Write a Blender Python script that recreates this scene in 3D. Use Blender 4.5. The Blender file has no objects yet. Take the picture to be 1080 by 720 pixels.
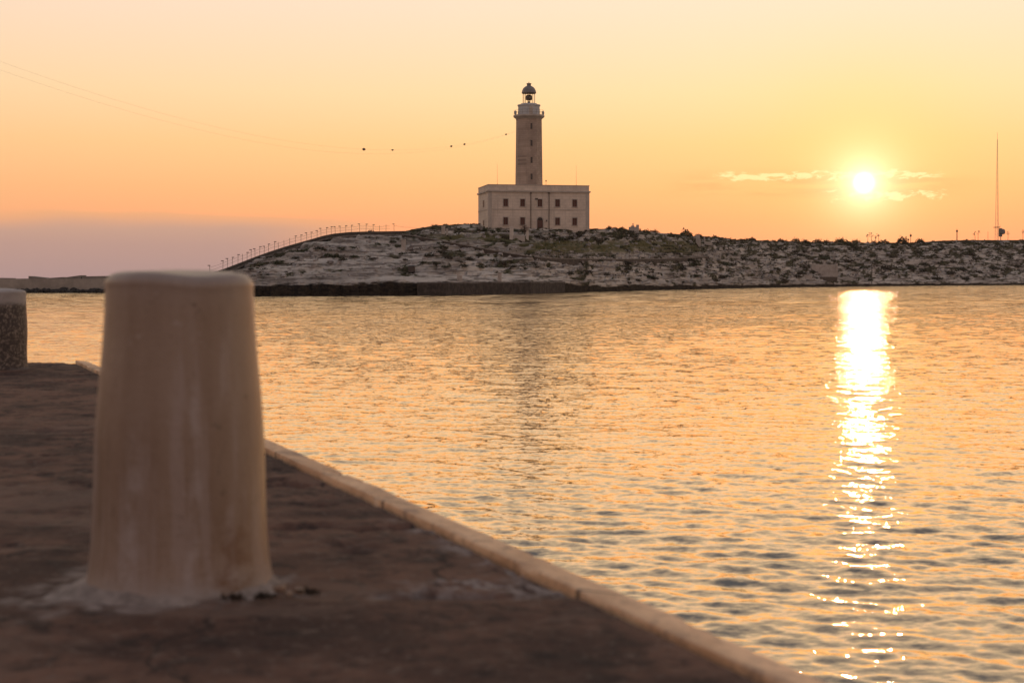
import bpy, bmesh, math, random
import numpy as np
from mathutils import Vector, Matrix

R = math.radians
S = bpy.context.scene
COL = S.collection
FPX = 1500.0          # focal length in photo pixels (50 mm on 36 mm, 1080 px wide)
CAMZ = 2.4            # eye height above the water
HOR = 294.0           # horizon row
DECK = 1.5            # quay deck above the water
SUN_EL, SUN_AZ = 3.75, 13.9   # azimuth clockwise from +Y

# ------------------------------------------------------------------ camera
cd = bpy.data.cameras.new('camera'); cam = bpy.data.objects.new('camera', cd); COL.objects.link(cam)
cam.location = (0, 0, CAMZ); cam.rotation_euler = (R(90), 0, 0)
cd.lens = 50; cd.sensor_width = 36; cd.shift_y = -(360 - HOR) / 1080
cd.clip_start = 0.05; cd.clip_end = 40000
cd.dof.use_dof = True; cd.dof.focus_distance = 280; cd.dof.aperture_fstop = 3.4
S.camera = cam
S.view_settings.view_transform = 'Standard'; S.view_settings.look = 'None'
S.view_settings.exposure = 0; S.view_settings.gamma = 1
S.cycles.use_denoising = True
S.cycles.volume_bounces = 0; S.cycles.max_bounces = 6; S.cycles.diffuse_bounces = 3; S.cycles.glossy_bounces = 4
S.cycles.sample_clamp_indirect = 10

def lin(c):
    return tuple((v/255/12.92 if v/255 <= .04045 else ((v/255+.055)/1.055)**2.4) for v in c)

# ------------------------------------------------------------------ node maths helper
class NT:
    def __init__(s, tree): s.t = tree; s.n = tree.nodes; s.l = tree.links
    def node(s, typ, **kw):
        n = s.n.new(typ)
        for k, v in kw.items(): setattr(n, k, v)
        return n
    def put(s, sock, v):
        if hasattr(v, 'is_linked') or isinstance(v, bpy.types.NodeSocket): s.l.new(v, sock)
        else: sock.default_value = v
    def m(s, op, a, b=0.0, c=0.0, clamp=False):
        n = s.node('ShaderNodeMath', operation=op); n.use_clamp = clamp
        s.put(n.inputs[0], a); s.put(n.inputs[1], b); s.put(n.inputs[2], c); return n.outputs[0]
    def vm(s, op, a, b=(0,0,0), out=0):
        n = s.node('ShaderNodeVectorMath', operation=op)
        s.put(n.inputs[0], a); s.put(n.inputs[1], b); return n.outputs[out]
    def mr(s, v, a, b, c=0.0, d=1.0, mode='SMOOTHSTEP'):
        n = s.node('ShaderNodeMapRange', interpolation_type=mode)
        for i, x in enumerate((v, a, b, c, d)): s.put(n.inputs[i], x)
        return n.outputs[0]
    def mix(s, f, a, b, mode='MIX'):
        n = s.node('ShaderNodeMix', data_type='RGBA', blend_type=mode)
        s.put(n.inputs[0], f)
        for k, v in ((6, a), (7, b)):
            if isinstance(v, tuple) and len(v) == 3: v = (*v, 1)
            s.put(n.inputs[k], v)
        return n.outputs[2]
    def ramp(s, f, pts, interp='LINEAR'):
        n = s.node('ShaderNodeValToRGB'); cr = n.color_ramp; cr.interpolation = interp
        while len(cr.elements) < len(pts): cr.elements.new(0.5)
        for e, (p, c) in zip(cr.elements, pts): e.position = p; e.color = (*c, 1)
        s.put(n.inputs[0], f); return n.outputs[0]
    def noise(s, vec, scale, detail=4, rough=.55, dist=0.0, lac=2.0):
        n = s.node('ShaderNodeTexNoise'); s.put(n.inputs['Vector'], vec)
        n.inputs['Scale'].default_value = scale; n.inputs['Detail'].default_value = detail
        n.inputs['Roughness'].default_value = rough; n.inputs['Distortion'].default_value = dist
        n.inputs['Lacunarity'].default_value = lac
        return n.outputs['Fac']
    def mapped(s, vec, scale=(1,1,1), loc=(0,0,0), rot=(0,0,0)):
        n = s.node('ShaderNodeMapping'); s.put(n.inputs[0], vec)
        n.inputs['Location'].default_value = loc; n.inputs['Rotation'].default_value = rot
        n.inputs['Scale'].default_value = scale; return n.outputs[0]
    def xyz(s, v):
        n = s.node('ShaderNodeSeparateXYZ'); s.put(n.inputs[0], v); return n.outputs
    def comb(s, x, y, z):
        n = s.node('ShaderNodeCombineXYZ')
        for i, v in enumerate((x, y, z)): s.put(n.inputs[i], v)
        return n.outputs[0]

# ------------------------------------------------------------------ sky
SKY_GAIN = 1.0
W = bpy.data.worlds.new('World'); S.world = W; W.use_nodes = True
w = NT(W.node_tree); w.n.clear()
tc = w.node('ShaderNodeTexCoord').outputs['Generated']
dirn = w.vm('NORMALIZE', tc)
dx, dy, dz = w.xyz(dirn)
el = w.m('MULTIPLY', w.m('ARCSINE', dz), 57.2958)
az = w.m('MULTIPLY', w.m('ARCTAN2', dx, dy), 57.2958)
elf = w.m('SQRT', w.m('DIVIDE', w.m('MAXIMUM', el, 0), 90))
def eramp(pts): return w.ramp(elf, [(math.sqrt(e/90), lin(c)) for e, c in pts])
front = eramp([(0, (250,160,128)), (1.2, (254,168,124)), (2.4, (255,180,124)), (3.6, (255,193,130)), (5.4, (255,210,146)),
               (7.4, (254,224,172)), (11, (253,231,203)), (16, (252,229,196)), (26, (228,207,186)), (42, (128,130,142)), (62, (140,146,160)), (90, (150,156,172))])
back = eramp([(0, (190,150,140)), (4, (212,168,150)), (10, (222,178,158)), (20, (206,180,172)), (40, (176,172,178)), (90, (142,150,166))])
daz = w.m('MULTIPLY', w.m('SUBTRACT', az, SUN_AZ), math.pi/180)
ca = w.m('MULTIPLY', w.m('ADD', w.m('COSINE', daz), 1), .5)
ca = w.m('POWER', ca, 1.6)
col = w.mix(ca, back, front)
# lavender dust bank low on the left
t_n = w.noise(w.comb(w.m('MULTIPLY', az, .12), w.m('MULTIPLY', el, .5), 0), 1.0, 2)
bank_top = w.m('ADD', w.m('MULTIPLY', t_n, .9), 1.92)
bk = w.mr(el, w.m('SUBTRACT', bank_top, .5), w.m('ADD', bank_top, .38), 1, 0)
bk = w.m('MULTIPLY', bk, w.mr(az, -3.5, -11.5, 0, 1))
bkc = w.ramp(w.m('DIVIDE', el, 3), [(0, lin((176,150,148))), (.45, lin((190,156,146))), (.8, lin((212,168,144)))])
col = w.mix(w.m('MULTIPLY', bk, .93), col, bkc)
# glow around the sun
sd = (math.sin(R(SUN_AZ))*math.cos(R(SUN_EL)), math.cos(R(SUN_AZ))*math.cos(R(SUN_EL)), math.sin(R(SUN_EL)))
dot = w.m('MINIMUM', w.vm('DOT_PRODUCT', dirn, sd, out=1), 1.0)
th = w.m('MULTIPLY', w.m('ARCCOSINE', dot), 57.2958)
def gauss(sig): return w.m('EXPONENT', w.m('MULTIPLY', w.m('POWER', w.m('DIVIDE', th, sig), 2), -1))
# elongated yellow aureole
eh = w.m('SQRT', w.m('ADD', w.m('POWER', w.m('DIVIDE', w.m('SUBTRACT', az, SUN_AZ), 1.25), 2), w.m('POWER', w.m('SUBTRACT', el, SUN_EL+1.5), 2)))
gy = w.m('EXPONENT', w.m('MULTIPLY', w.m('POWER', w.m('DIVIDE', eh, 3.1), 2), -1))
col = w.mix(w.m('MULTIPLY', gy, .30), col, lin((255,216,122)))
col = w.mix(w.m('MULTIPLY', w.m('EXPONENT', w.m('MULTIPLY', th, -1.0)), .7, clamp=True), col, lin((255,230,150)))
# cloud wisps
el2 = w.m('ADD', el, w.m('MULTIPLY', az, -.012))
c1 = w.noise(w.comb(az, w.m('MULTIPLY', el2, 2.9), 3.3), 1.7, 8, .62, .5)
c2 = w.noise(w.comb(w.m('MULTIPLY', az, .35), w.m('MULTIPLY', el2, 2.2), 7.1), 1.1, 4, .5, .2)
def band(ec, es, a0, a1, fa=1.0):
    b = w.m('EXPONENT', w.m('MULTIPLY', w.m('POWER', w.m('DIVIDE', w.m('SUBTRACT', el, ec), es), 2), -1))
    a = w.m('MULTIPLY', w.mr(az, a0-fa, a0+fa), w.mr(az, a1-fa, a1+fa, 1, 0))
    return w.m('MULTIPLY', b, a)
b1 = band(4.06, .20, 8.4, 16.6); b2 = band(3.25, .25, 12.3, 17.0, .7); b3 = band(3.65, .5, 6.5, 17.5, 1.6)
cm = w.m('ADD', w.m('MULTIPLY', b1, .62), w.m('MULTIPLY', b2, .48))
cl = w.mr(w.m('ADD', cm, w.m('MULTIPLY', w.m('SUBTRACT', c1, .5), 2.6)), .30, .66)
cl = w.m('MULTIPLY', cl, w.mr(cm, .05, .3))
under = w.m('MULTIPLY', b3, w.mr(c2, .38, .62))
col = w.mix(w.m('MULTIPLY', under, .7), col, lin((250,178,120)))
col = w.mix(w.m('MULTIPLY', cl, .8), col, (1.15, .90, .45))
disc = w.mr(th, .0, .52, 1, 0)
halo = w.m('EXPONENT', w.m('MULTIPLY', th, -1.5))
col = w.mix(w.m('MULTIPLY', halo, 1.25, clamp=True), col, (1.9, 1.7, 1.05))
col = w.mix(disc, col, (3.2, 2.9, 2.2))
# the low sky is brighter in the red than the picture can show
_s = w.node('ShaderNodeSeparateColor'); w.put(_s.inputs[0], col)
_k = w.m('MULTIPLY', w.mr(_s.outputs[0], .90, 1.0), w.mr(el, 10, 24, 1, 0))
_c = w.node('ShaderNodeCombineColor')
w.put(_c.inputs[0], w.m('MULTIPLY', _s.outputs[0], w.m('ADD', 1, w.m('MULTIPLY', _k, .16))))
w.put(_c.inputs[1], w.m('MULTIPLY', _s.outputs[1], w.m('ADD', 1, w.m('MULTIPLY', _k, .015))))
w.put(_c.inputs[2], _s.outputs[2]); col = _c.outputs[0]
# physical sky carries part of the light
sky = w.node('ShaderNodeTexSky', sky_type='NISHITA'); sky.sun_disc = False
sky.sun_elevation = R(SUN_EL); sky.sun_rotation = R(SUN_AZ); sky.air_density = 1.2; sky.dust_density = 2.5; sky.ozone_density = 1.0
BG = 0.12
colw = w.vm('SCALE', col); w.n[-1].inputs['Scale'].default_value = SKY_GAIN/BG
mixed = w.mix(.96, sky.outputs[0], colw)
below = w.mr(el, -4, -.3, 1, 0)
mixed = w.mix(w.m('MULTIPLY', below, .75), mixed, tuple(v/BG for v in (.16, .12, .10)))
bg = w.node('ShaderNodeBackground'); w.put(bg.inputs[0], mixed); bg.inputs[1].default_value = BG
wo = w.node('ShaderNodeOutputWorld'); w.l.new(bg.outputs[0], wo.inputs[0])
W.cycles.sampling_method = 'MANUAL'; W.cycles.sample_map_resolution = 2048

# ------------------------------------------------------------------ sun
sl = bpy.data.lights.new('sun', 'SUN'); sun = bpy.data.objects.new('sun', sl); COL.objects.link(sun)
sl.energy = 0.09; sl.angle = R(.55); sl.color = (1, .55, .36)
sun.rotation_euler = (R(90 - SUN_EL), 0, R(180 - SUN_AZ)); sun.location = (80, 300, 60)
sun['kind'] = 'structure'

# ------------------------------------------------------------------ mesh helpers
def put(name, me, mat, parent=None, smooth=False, loc=None):
    o = bpy.data.objects.new(name, me); COL.objects.link(o)
    if mat is not None: me.materials.append(mat)
    if parent is not None: o.parent = parent
    if loc is not None: o.location = loc
    if smooth: me.polygons.foreach_set('use_smooth', [True]*len(me.polygons))
    return o
def from_bm(name, bm, mat, parent=None, smooth=False, loc=None):
    bmesh.ops.recalc_face_normals(bm, faces=bm.faces)
    me = bpy.data.meshes.new(name); bm.to_mesh(me); bm.free()
    return put(name, me, mat, parent, smooth, loc)
def tag(o, label, cat, group=None, kind=None):
    if label: o['label'] = label
    if cat: o['category'] = cat
    if group: o['group'] = group
    if kind: o['kind'] = kind
    return o
def struct(o): o['kind'] = 'structure'; return o
def empty(name, loc=(0,0,0), rz=0):
    o = bpy.data.objects.new(name, None); COL.objects.link(o)
    o.empty_display_size = .2; o.location = loc; o.rotation_euler = (0, 0, rz); return o
def box(bm, x0, x1, y0, y1, z0, z1, bev=0, rot=None, segs=1):
    r = bmesh.ops.create_cube(bm, size=1)
    vs = r['verts']
    for v in vs: v.co = Vector(((v.co.x+.5)*(x1-x0)+x0, (v.co.y+.5)*(y1-y0)+y0, (v.co.z+.5)*(z1-z0)+z0))
    if bev > 0:
        es = list({e for v in vs for e in v.link_edges})
        g = bmesh.ops.bevel(bm, geom=es, offset=bev, segments=segs, affect='EDGES', profile=.5)
        vs = list({v for f in g['faces'] for v in f.verts} | {v for v in vs if v.is_valid})
    if rot is not None: bmesh.ops.transform(bm, matrix=rot, verts=[v for v in vs if v.is_valid])
    return vs
def tube(bm, pts, r, n=6, caps=True):
    pts = [Vector(p) for p in pts]; rings = []
    rs = r if isinstance(r, (list, tuple)) else [r]*len(pts)
    for i, p in enumerate(pts):
        t = (pts[min(i+1, len(pts)-1)] - pts[max(i-1, 0)]).normalized()
        up = Vector((0,0,1)) if abs(t.z) < .9 else Vector((1,0,0))
        a = t.cross(up).normalized(); b = t.cross(a)
        rings.append([bm.verts.new(p + (a*math.cos(2*math.pi*k/n) + b*math.sin(2*math.pi*k/n))*rs[i]) for k in range(n)])
    for i in range(len(rings)-1):
        for k in range(n): bm.faces.new((rings[i][k], rings[i][(k+1)%n], rings[i+1][(k+1)%n], rings[i+1][k]))
    if caps: bm.faces.new(rings[0][::-1]); bm.faces.new(rings[-1])
def lathe(bm, prof, n=24, c=(0,0), phase=0.0, wob=None, cap=True):
    rings = []
    for (r, z) in prof:
        ring = []
        for k in range(n):
            a = 2*math.pi*k/n + phase
            rr = r*(1 + (wob(a, z) if wob else 0))
            ring.append(bm.verts.new((c[0]+rr*math.cos(a), c[1]+rr*math.sin(a), z)))
        rings.append(ring)
    for i in range(len(rings)-1):
        for k in range(n): bm.faces.new((rings[i][k], rings[i][(k+1)%n], rings[i+1][(k+1)%n], rings[i+1][k]))
    if cap: bm.faces.new(rings[0][::-1]); bm.faces.new(rings[-1])
def grid_mesh(name, P, wrap=False):
    """P: (rows, cols, 3)"""
    nr, nc, _ = P.shape
    idx = np.arange(nr*nc).reshape(nr, nc)
    if wrap: idx = np.concatenate([idx, idx[:, :1]], 1)
    f = np.stack([idx[:-1, :-1], idx[:-1, 1:], idx[1:, 1:], idx[1:, :-1]], -1).reshape(-1, 4)
    me = bpy.data.meshes.new(name)
    me.vertices.add(nr*nc); me.vertices.foreach_set('co', P.reshape(-1).astype(np.float32))
    me.loops.add(f.size); me.loops.foreach_set('vertex_index', f.reshape(-1).astype(np.int32))
    me.polygons.add(len(f)); me.polygons.foreach_set('loop_start', np.arange(0, f.size, 4, dtype=np.int32))
    me.polygons.foreach_set('loop_total', np.full(len(f), 4, dtype=np.int32))
    me.polygons.foreach_set('use_smooth', np.ones(len(f), dtype=bool))
    me.update(calc_edges=True); me.validate(); return me
def attr(me, name, vals):
    a = me.attributes.new(name, 'FLOAT', 'POINT'); a.data.foreach_set('value', vals.reshape(-1).astype(np.float32))

def _hash(ix, iy, seed):
    h = (ix.astype(np.int64)*374761393 + iy.astype(np.int64)*668265263 + seed*1442695041) & 0x7fffffff
    h = ((h ^ (h >> 13))*1274126177) & 0x7fffffff
    return ((h ^ (h >> 16)) & 0xffff)/65535.0
def perlin(x, y, seed=0):
    x, y = np.broadcast_arrays(np.asarray(x, float), np.asarray(y, float))
    ix = np.floor(x); iy = np.floor(y); fx = x-ix; fy = y-iy
    def g(i, j):
        a = _hash(ix+i, iy+j, seed)*2*np.pi
        return np.cos(a)*(fx-i) + np.sin(a)*(fy-j)
    sx = fx*fx*fx*(fx*(fx*6-15)+10); sy = fy*fy*fy*(fy*(fy*6-15)+10)
    a = g(0,0)*(1-sx)+g(1,0)*sx; b = g(0,1)*(1-sx)+g(1,1)*sx
    return (a*(1-sy)+b*sy)*1.41
def fbm(x, y, octv=4, seed=0, gain=.5, lac=2.03):
    s = 0; a = 1
    for k in range(octv):
        s = s + a*perlin(np.asarray(x)*lac**k, np.asarray(y)*lac**k, seed+k*17); a *= gain
    return s
def sstep(x, a, b):
    t = np.clip((np.asarray(x, float)-a)/(b-a), 0, 1); return t*t*(3-2*t)

# ------------------------------------------------------------------ materials
def material(name):
    m = bpy.data.materials.new(name); m.use_nodes = True
    t = NT(m.node_tree); bs = m.node_tree.nodes['Principled BSDF']; return m, t, bs
def bump(t, bs, h, strength, dist, prev=None):
    b = t.node('ShaderNodeBump'); b.inputs['Strength'].default_value = strength; b.inputs['Distance'].default_value = dist
    t.put(b.inputs['Height'], h)
    if prev is not None: t.l.new(prev, b.inputs['Normal'])
    if bs is not None: t.l.new(b.outputs[0], bs.inputs['Normal'])
    return b.outputs[0]
def weathered(name, c1, c2, scale=1.0, rough=.85, bstr=.4, bdist=.01, stretch=(1,1,1), c3=None, metal=0):
    m, t, bs = material(name)
    v = t.mapped(t.node('ShaderNodeTexCoord').outputs['Object'], stretch)
    n1 = t.noise(v, scale, 6, .6, .2); n2 = t.noise(v, scale*6.3, 4, .6)
    f = t.mr(t.m('ADD', t.m('MULTIPLY', n1, .7), t.m('MULTIPLY', n2, .3)), .36, .64)
    c = t.mix(f, c1, c2)
    if c3: c = t.mix(t.mr(t.noise(v, scale*.6, 5, .7, .5), .56, .68), c, c3)
    t.put(bs.inputs['Base Color'], c); bs.inputs['Roughness'].default_value = rough; bs.inputs['Metallic'].default_value = metal
    bump(t, bs, t.noise(v, scale*12, 5, .6), bstr, bdist)
    return m

M = {}
M['rust_metal'] = weathered('painted_iron', (.05,.045,.04), (.10,.07,.05), 2, .6)
M['shutter'] = weathered('red_brown_shutter', (.075,.03,.022), (.11,.045,.03), 2, .6)
M['glass_dark'] = weathered('dark_glass', (.02,.02,.022), (.03,.03,.03), 2, .15, 0)
M['white_paint'] = weathered('drum_white_paint', (.36,.37,.38), (.45,.45,.45), .8, .7)
M['dome'] = weathered('dome_lead', (.13,.12,.115), (.18,.165,.155), 1, .5)
M['pale_stone'] = weathered('pale_stone', (.30,.265,.235), (.42,.375,.33), .9, .9, .5, .03)
M['brass'] = weathered('lens_brass', (.06,.05,.03), (.10,.08,.05), 3, .4)
M['black_cable'] = weathered('cable_sheath', (.24,.20,.17), (.3,.25,.2), 3, .7)

def stone_mat(name, c1, c2, bw, bh, mortar=.006):
    m, t, bs = material(name)
    oc = t.node('ShaderNodeTexCoord').outputs['Object']; x, y, z = t.xyz(oc)
    v = t.comb(t.m('ADD', x, y), z, 0)
    b = t.node('ShaderNodeTexBrick'); t.put(b.inputs['Vector'], v)
    b.inputs['Scale'].default_value = 1; b.inputs['Brick Width'].default_value = bw; b.inputs['Row Height'].default_value = bh
    b.inputs['Mortar Size'].default_value = .02; b.inputs['Color1'].default_value = (*c1, 1); b.inputs['Color2'].default_value = (*c2, 1)
    b.inputs['Mortar'].default_value = (*[v*.72 for v in c1], 1)
    n = t.mr(t.noise(oc, .35, 7, .65, .3), .38, .66)
    c = t.mix(t.m('MULTIPLY', n, .45), b.outputs[0], tuple(v*.62 for v in c1))
    streak = t.mr(t.noise(t.mapped(oc, (1.6, 1.6, .12)), 1.0, 5, .6), .54, .7)
    c = t.mix(t.m('MULTIPLY', streak, .35), c, tuple(v*.5 for v in c1))
    t.put(bs.inputs['Base Color'], c); bs.inputs['Roughness'].default_value = .9
    bump(t, bs, t.m('ADD', b.outputs['Fac'], t.m('MULTIPLY', t.noise(oc, 3, 5), -1.5)), .5, .05)
    return m
M['wall'] = stone_mat('lighthouse_plaster', (.57,.485,.405), (.62,.53,.445), 1.6, .6)
M['tower'] = stone_mat('lighthouse_tower_stone', (.33,.255,.205), (.43,.335,.27), .9, .42)
M['trim'] = weathered('cornice_stone', (.34,.30,.26), (.44,.39,.34), .8, .9)

# ------------------------------------------------------------------ terrain functions (island)
def poly(pts):
    xs = np.array([p[0] for p in pts], float); ys = np.array([p[1] for p in pts], float)
    return lambda u: np.interp(u, xs, ys)
shore_d = poly([(150,188),(200,191),(270,195),(430,205),(470,209),(560,231),(600,250),(650,277),(740,330),(860,423),(960,490),(1080,554),(1300,690),(1700,900)])
ridge_d = poly([(150,205),(200,212),(240,224),(300,244),(360,258),(430,272),(500,286),(563,293),(620,310),(650,325),(700,362),(760,410),(860,492),(960,560),(1080,632),(1300,780),(1700,1000)])
sky_y = poly([(150,318),(215,305),(236,289),(252,281),(270,273),(300,263),(330,254.5),(352,249),(385,246),(425,245),(440,241),(465,237.5),(490,236.2),(505,237.5),(515,241),
              (563,241.6),(620,241.8),(632,241.5),(650,240.8),(668,242.5),(690,245),(720,247.5),(745,250),(770,252.5),(820,254.5),(900,256),(960,256),(1000,253.5),(1080,253),(1300,250),(1500,252),(1700,300)])
band_z = poly([(150,1.1),(270,1.35),(430,1.75),(450,1.9),(590,1.9),(600,1.5),(640,1.0),(740,.95),(860,.7),(1080,.6),(1700,.6)])
def ridge_z(u): return CAMZ + (HOR - sky_y(u))/FPX*ridge_d(u)
def H(u, d, detail=True):
    """terrain height for azimuth column u (x = (u-540)/1500*d) and distance d"""
    u = np.asarray(u, float); d = np.asarray(d, float)
    x = (u-540)/FPX*d
    jag = fbm(u/14, 0*u, 4, 5)*1.1*sstep(np.abs(u-518), 76, 100)
    s0, r0 = shore_d(u)+jag, ridge_d(u); Z = ridge_z(u); b = np.minimum(band_z(u), np.maximum(Z, .3))
    s = (d-s0)/(r0-s0)
    sc = np.clip(s, 0, 1)
    quay = sstep(u, 436, 446)*(1-sstep(u, 590, 602))
    bsteep = .018*(1-quay) + .004*quay
    prof = sc**.86*(1-.10*np.sin(sc*np.pi)*(1-sstep(u, 440, 560)))
    h = b*sstep(s, 0, bsteep) + (Z-b)*sstep(sc, 0, 1)*.22 + (Z-b)*.78*prof
    if detail:
        amp = sstep(s, .02, .12)*(1 - .8*sstep(s, .93, 1.0))
        x = along(u); d = d - s0
        n = fbm(x/11, d/8, 3, 11)*.55 + fbm(x/3.6, d/2.6, 3, 23)*.42 + fbm(x/1.2, d/.9, 3, 31)*.20
        h = h + n*amp
        per = .85; q = (h + fbm(x/16, d/14, 2, 41)*.9)/per; fr = q-np.floor(q)
        h = h + (sstep(fr, .30, .60)-fr)*per*.85*amp*(.35+.65*sstep(fbm(x/20, d/20, 2, 47), -.3, .3))
        rough0 = sstep(s, -.01, .02)*(1-sstep(s, .02, .12))*(1-quay)
        h = h + fbm(x/1.3, d/.8, 4, 53)*.38*rough0
    back = sstep(s, 1.25, 3.2)
    h = h*(1-back) + (-2.0)*back
    h = np.where(s > 1.0, h - fbm(along(u)/7, d/7, 3, 61)*.5*sstep(s, 1.0, 1.3)*sstep(np.abs(u-563), 60, 90) - sstep(s, 1.0, 1.3)*.5*sstep(np.abs(u-563), 60, 90), h)
    return np.where(s < 0, -2.5 - 3*np.clip(-s*8, 0, 1), h)
_u = np.arange(150, 1701.0); _sx = (_u-540)/FPX*shore_d(_u); _al = np.concatenate([[0], np.cumsum(np.hypot(np.diff(_sx), np.diff(shore_d(_u))*.55))])
def along(u): return np.interp(u, _u, _al)
def at(px, d, z): return Vector(((px-540)/FPX*d, d, z))
def atpy(px, py, d): return Vector(((px-540)/FPX*d, d, CAMZ + (HOR-py)/FPX*d))
def hit(px, py):
    """first place on the island seen at photo pixel (px, py)"""
    d = np.linspace(float(shore_d(px)), float(ridge_d(px)), 500)
    h = H(np.full_like(d, px), d)
    rows = HOR - (h-CAMZ)/d*FPX
    k = np.argmax(rows <= py) if np.any(rows <= py) else 499
    return Vector(((px-540)/FPX*d[k], d[k], float(h[k])))

us = np.arange(150, 1701, 1.0)
tt = np.concatenate([[-.2, -.02], np.linspace(-.012, .03, 26)[:-1], np.linspace(.03, 1.0, 215), np.linspace(1.01, 1.4, 26), np.linspace(1.45, 3.4, 24)])
U, T = np.meshgrid(us, tt)
D = shore_d(U) + T*(ridge_d(U)-shore_d(U))
Hh = H(U, D)
X = (U-540)/FPX*D
me = grid_mesh('island', np.stack([X, D, Hh], -1))
# where vegetation grows
AL = along(U); AC = D - shore_d(U)
attr(me, 'wz', band_z(U)); attr(me, 'al', AL); attr(me, 'ac', AC)
veg = fbm(AL/8, AC/6, 4, 71)*.9 + fbm(AL/2.6, AC/2.2, 3, 83)*.5
dens = -.44 + .25*sstep(U, 420, 520) + .06*sstep(U, 640, 800) + .05*sstep(U, 860, 980) + .38*sstep(T, .5, .98) - .25*(1-sstep(T, .05, .25))
ROW = HOR - (Hh-CAMZ)/D*FPX
lawn = sstep(U, 530, 575)*(1-sstep(U, 715, 760))*sstep(ROW, 252.5, 255)*(1-sstep(ROW, 265.5, 268))*(T < 1.0)
lawn2 = sstep(U, 435, 470)*(1-sstep(U, 540, 570))*sstep(ROW, 246, 248)*(1-sstep(ROW, 252, 256))*.75*(T < 1.0)
attr(me, 'veg', sstep(veg + dens, -.18, .22)); attr(me, 'lawn', np.clip(lawn+lawn2, 0, 1)*sstep(fbm(AL/5, AC/3, 3, 91), -.75, -.1))
m, t, bs = material('island_limestone')
pos = t.node('ShaderNodeTexCoord').outputs['Object']; px_, py_, pz_ = t.xyz(pos)
nz = t.xyz(t.node('ShaderNodeNewGeometry').outputs['Normal'])[2]
al_ = t.node('ShaderNodeAttribute', attribute_name='al').outputs['Fac']; ac_ = t.node('ShaderNodeAttribute', attribute_name='ac').outputs['Fac']
sp = t.comb(al_, ac_, pz_)
n1 = t.noise(t.mapped(sp, (.10, .03, .7)), 1, 6, .6, .4); n2 = t.noise(t.mapped(sp, (.20,.20,1.9)), 1, 7, .66, .3); n3 = t.noise(t.mapped(sp, (1.1, .9, 2.4)), 1, 5, .7)
n5 = t.noise(t.mapped(sp, (.035, .05, .25)), 1, 5, .6, .6)
rock = t.mix(t.mr(t.m('ADD', t.m('MULTIPLY', n1, .55), t.m('MULTIPLY', n5, .45)), .38, .60), (.29,.248,.212), (.52,.465,.405))
rock = t.mix(t.mr(n2, .46, .60, 0, .85), rock, (.115,.092,.076))
rock = t.mix(t.mr(n3, .55, .75, 0, .45), rock, (.12,.10,.085))
va = t.node('ShaderNodeAttribute', attribute_name='veg').outputs['Fac']
la = t.node('ShaderNodeAttribute', attribute_name='lawn').outputs['Fac']
vn = t.noise(pos, .9, 6, .65)
scr = t.mix(t.mr(vn, .4, .62), (.06,.042,.026), (.055,.058,.020))
scr = t.mix(t.mr(n3, .45, .6), scr, (.022,.022,.011))
c = t.mix(t.m('MULTIPLY', va, t.mr(n3, .3, .5, .55, 1)), rock, scr)
c = t.mix(t.m('MULTIPLY', la, .85), c, t.mix(t.mr(vn, .4, .6), (.075,.075,.024), (.12,.098,.042)))
wz_ = t.node('ShaderNodeAttribute', attribute_name='wz').outputs['Fac']
wet = t.mr(t.m('SUBTRACT', t.m('ADD', pz_, t.m('MULTIPLY', t.m('SUBTRACT', n2, .5), -1.9)), wz_), -.10, .28, 1, 0)
c = t.mix(wet, c, t.mix(t.mr(n3, .4, .6), (.016,.013,.011), (.04,.03,.022)))
t.put(bs.inputs['Base Color'], c); bs.inputs['Roughness'].default_value = .95; bs.inputs['Specular IOR Level'].default_value = .15
bb = bump(t, None, n2, .8, .5); bump(t, bs, n3, .7, .22, bb)
isl = put('island_ground', me, m, None, False); struct(isl)
M['island'] = m

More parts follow.
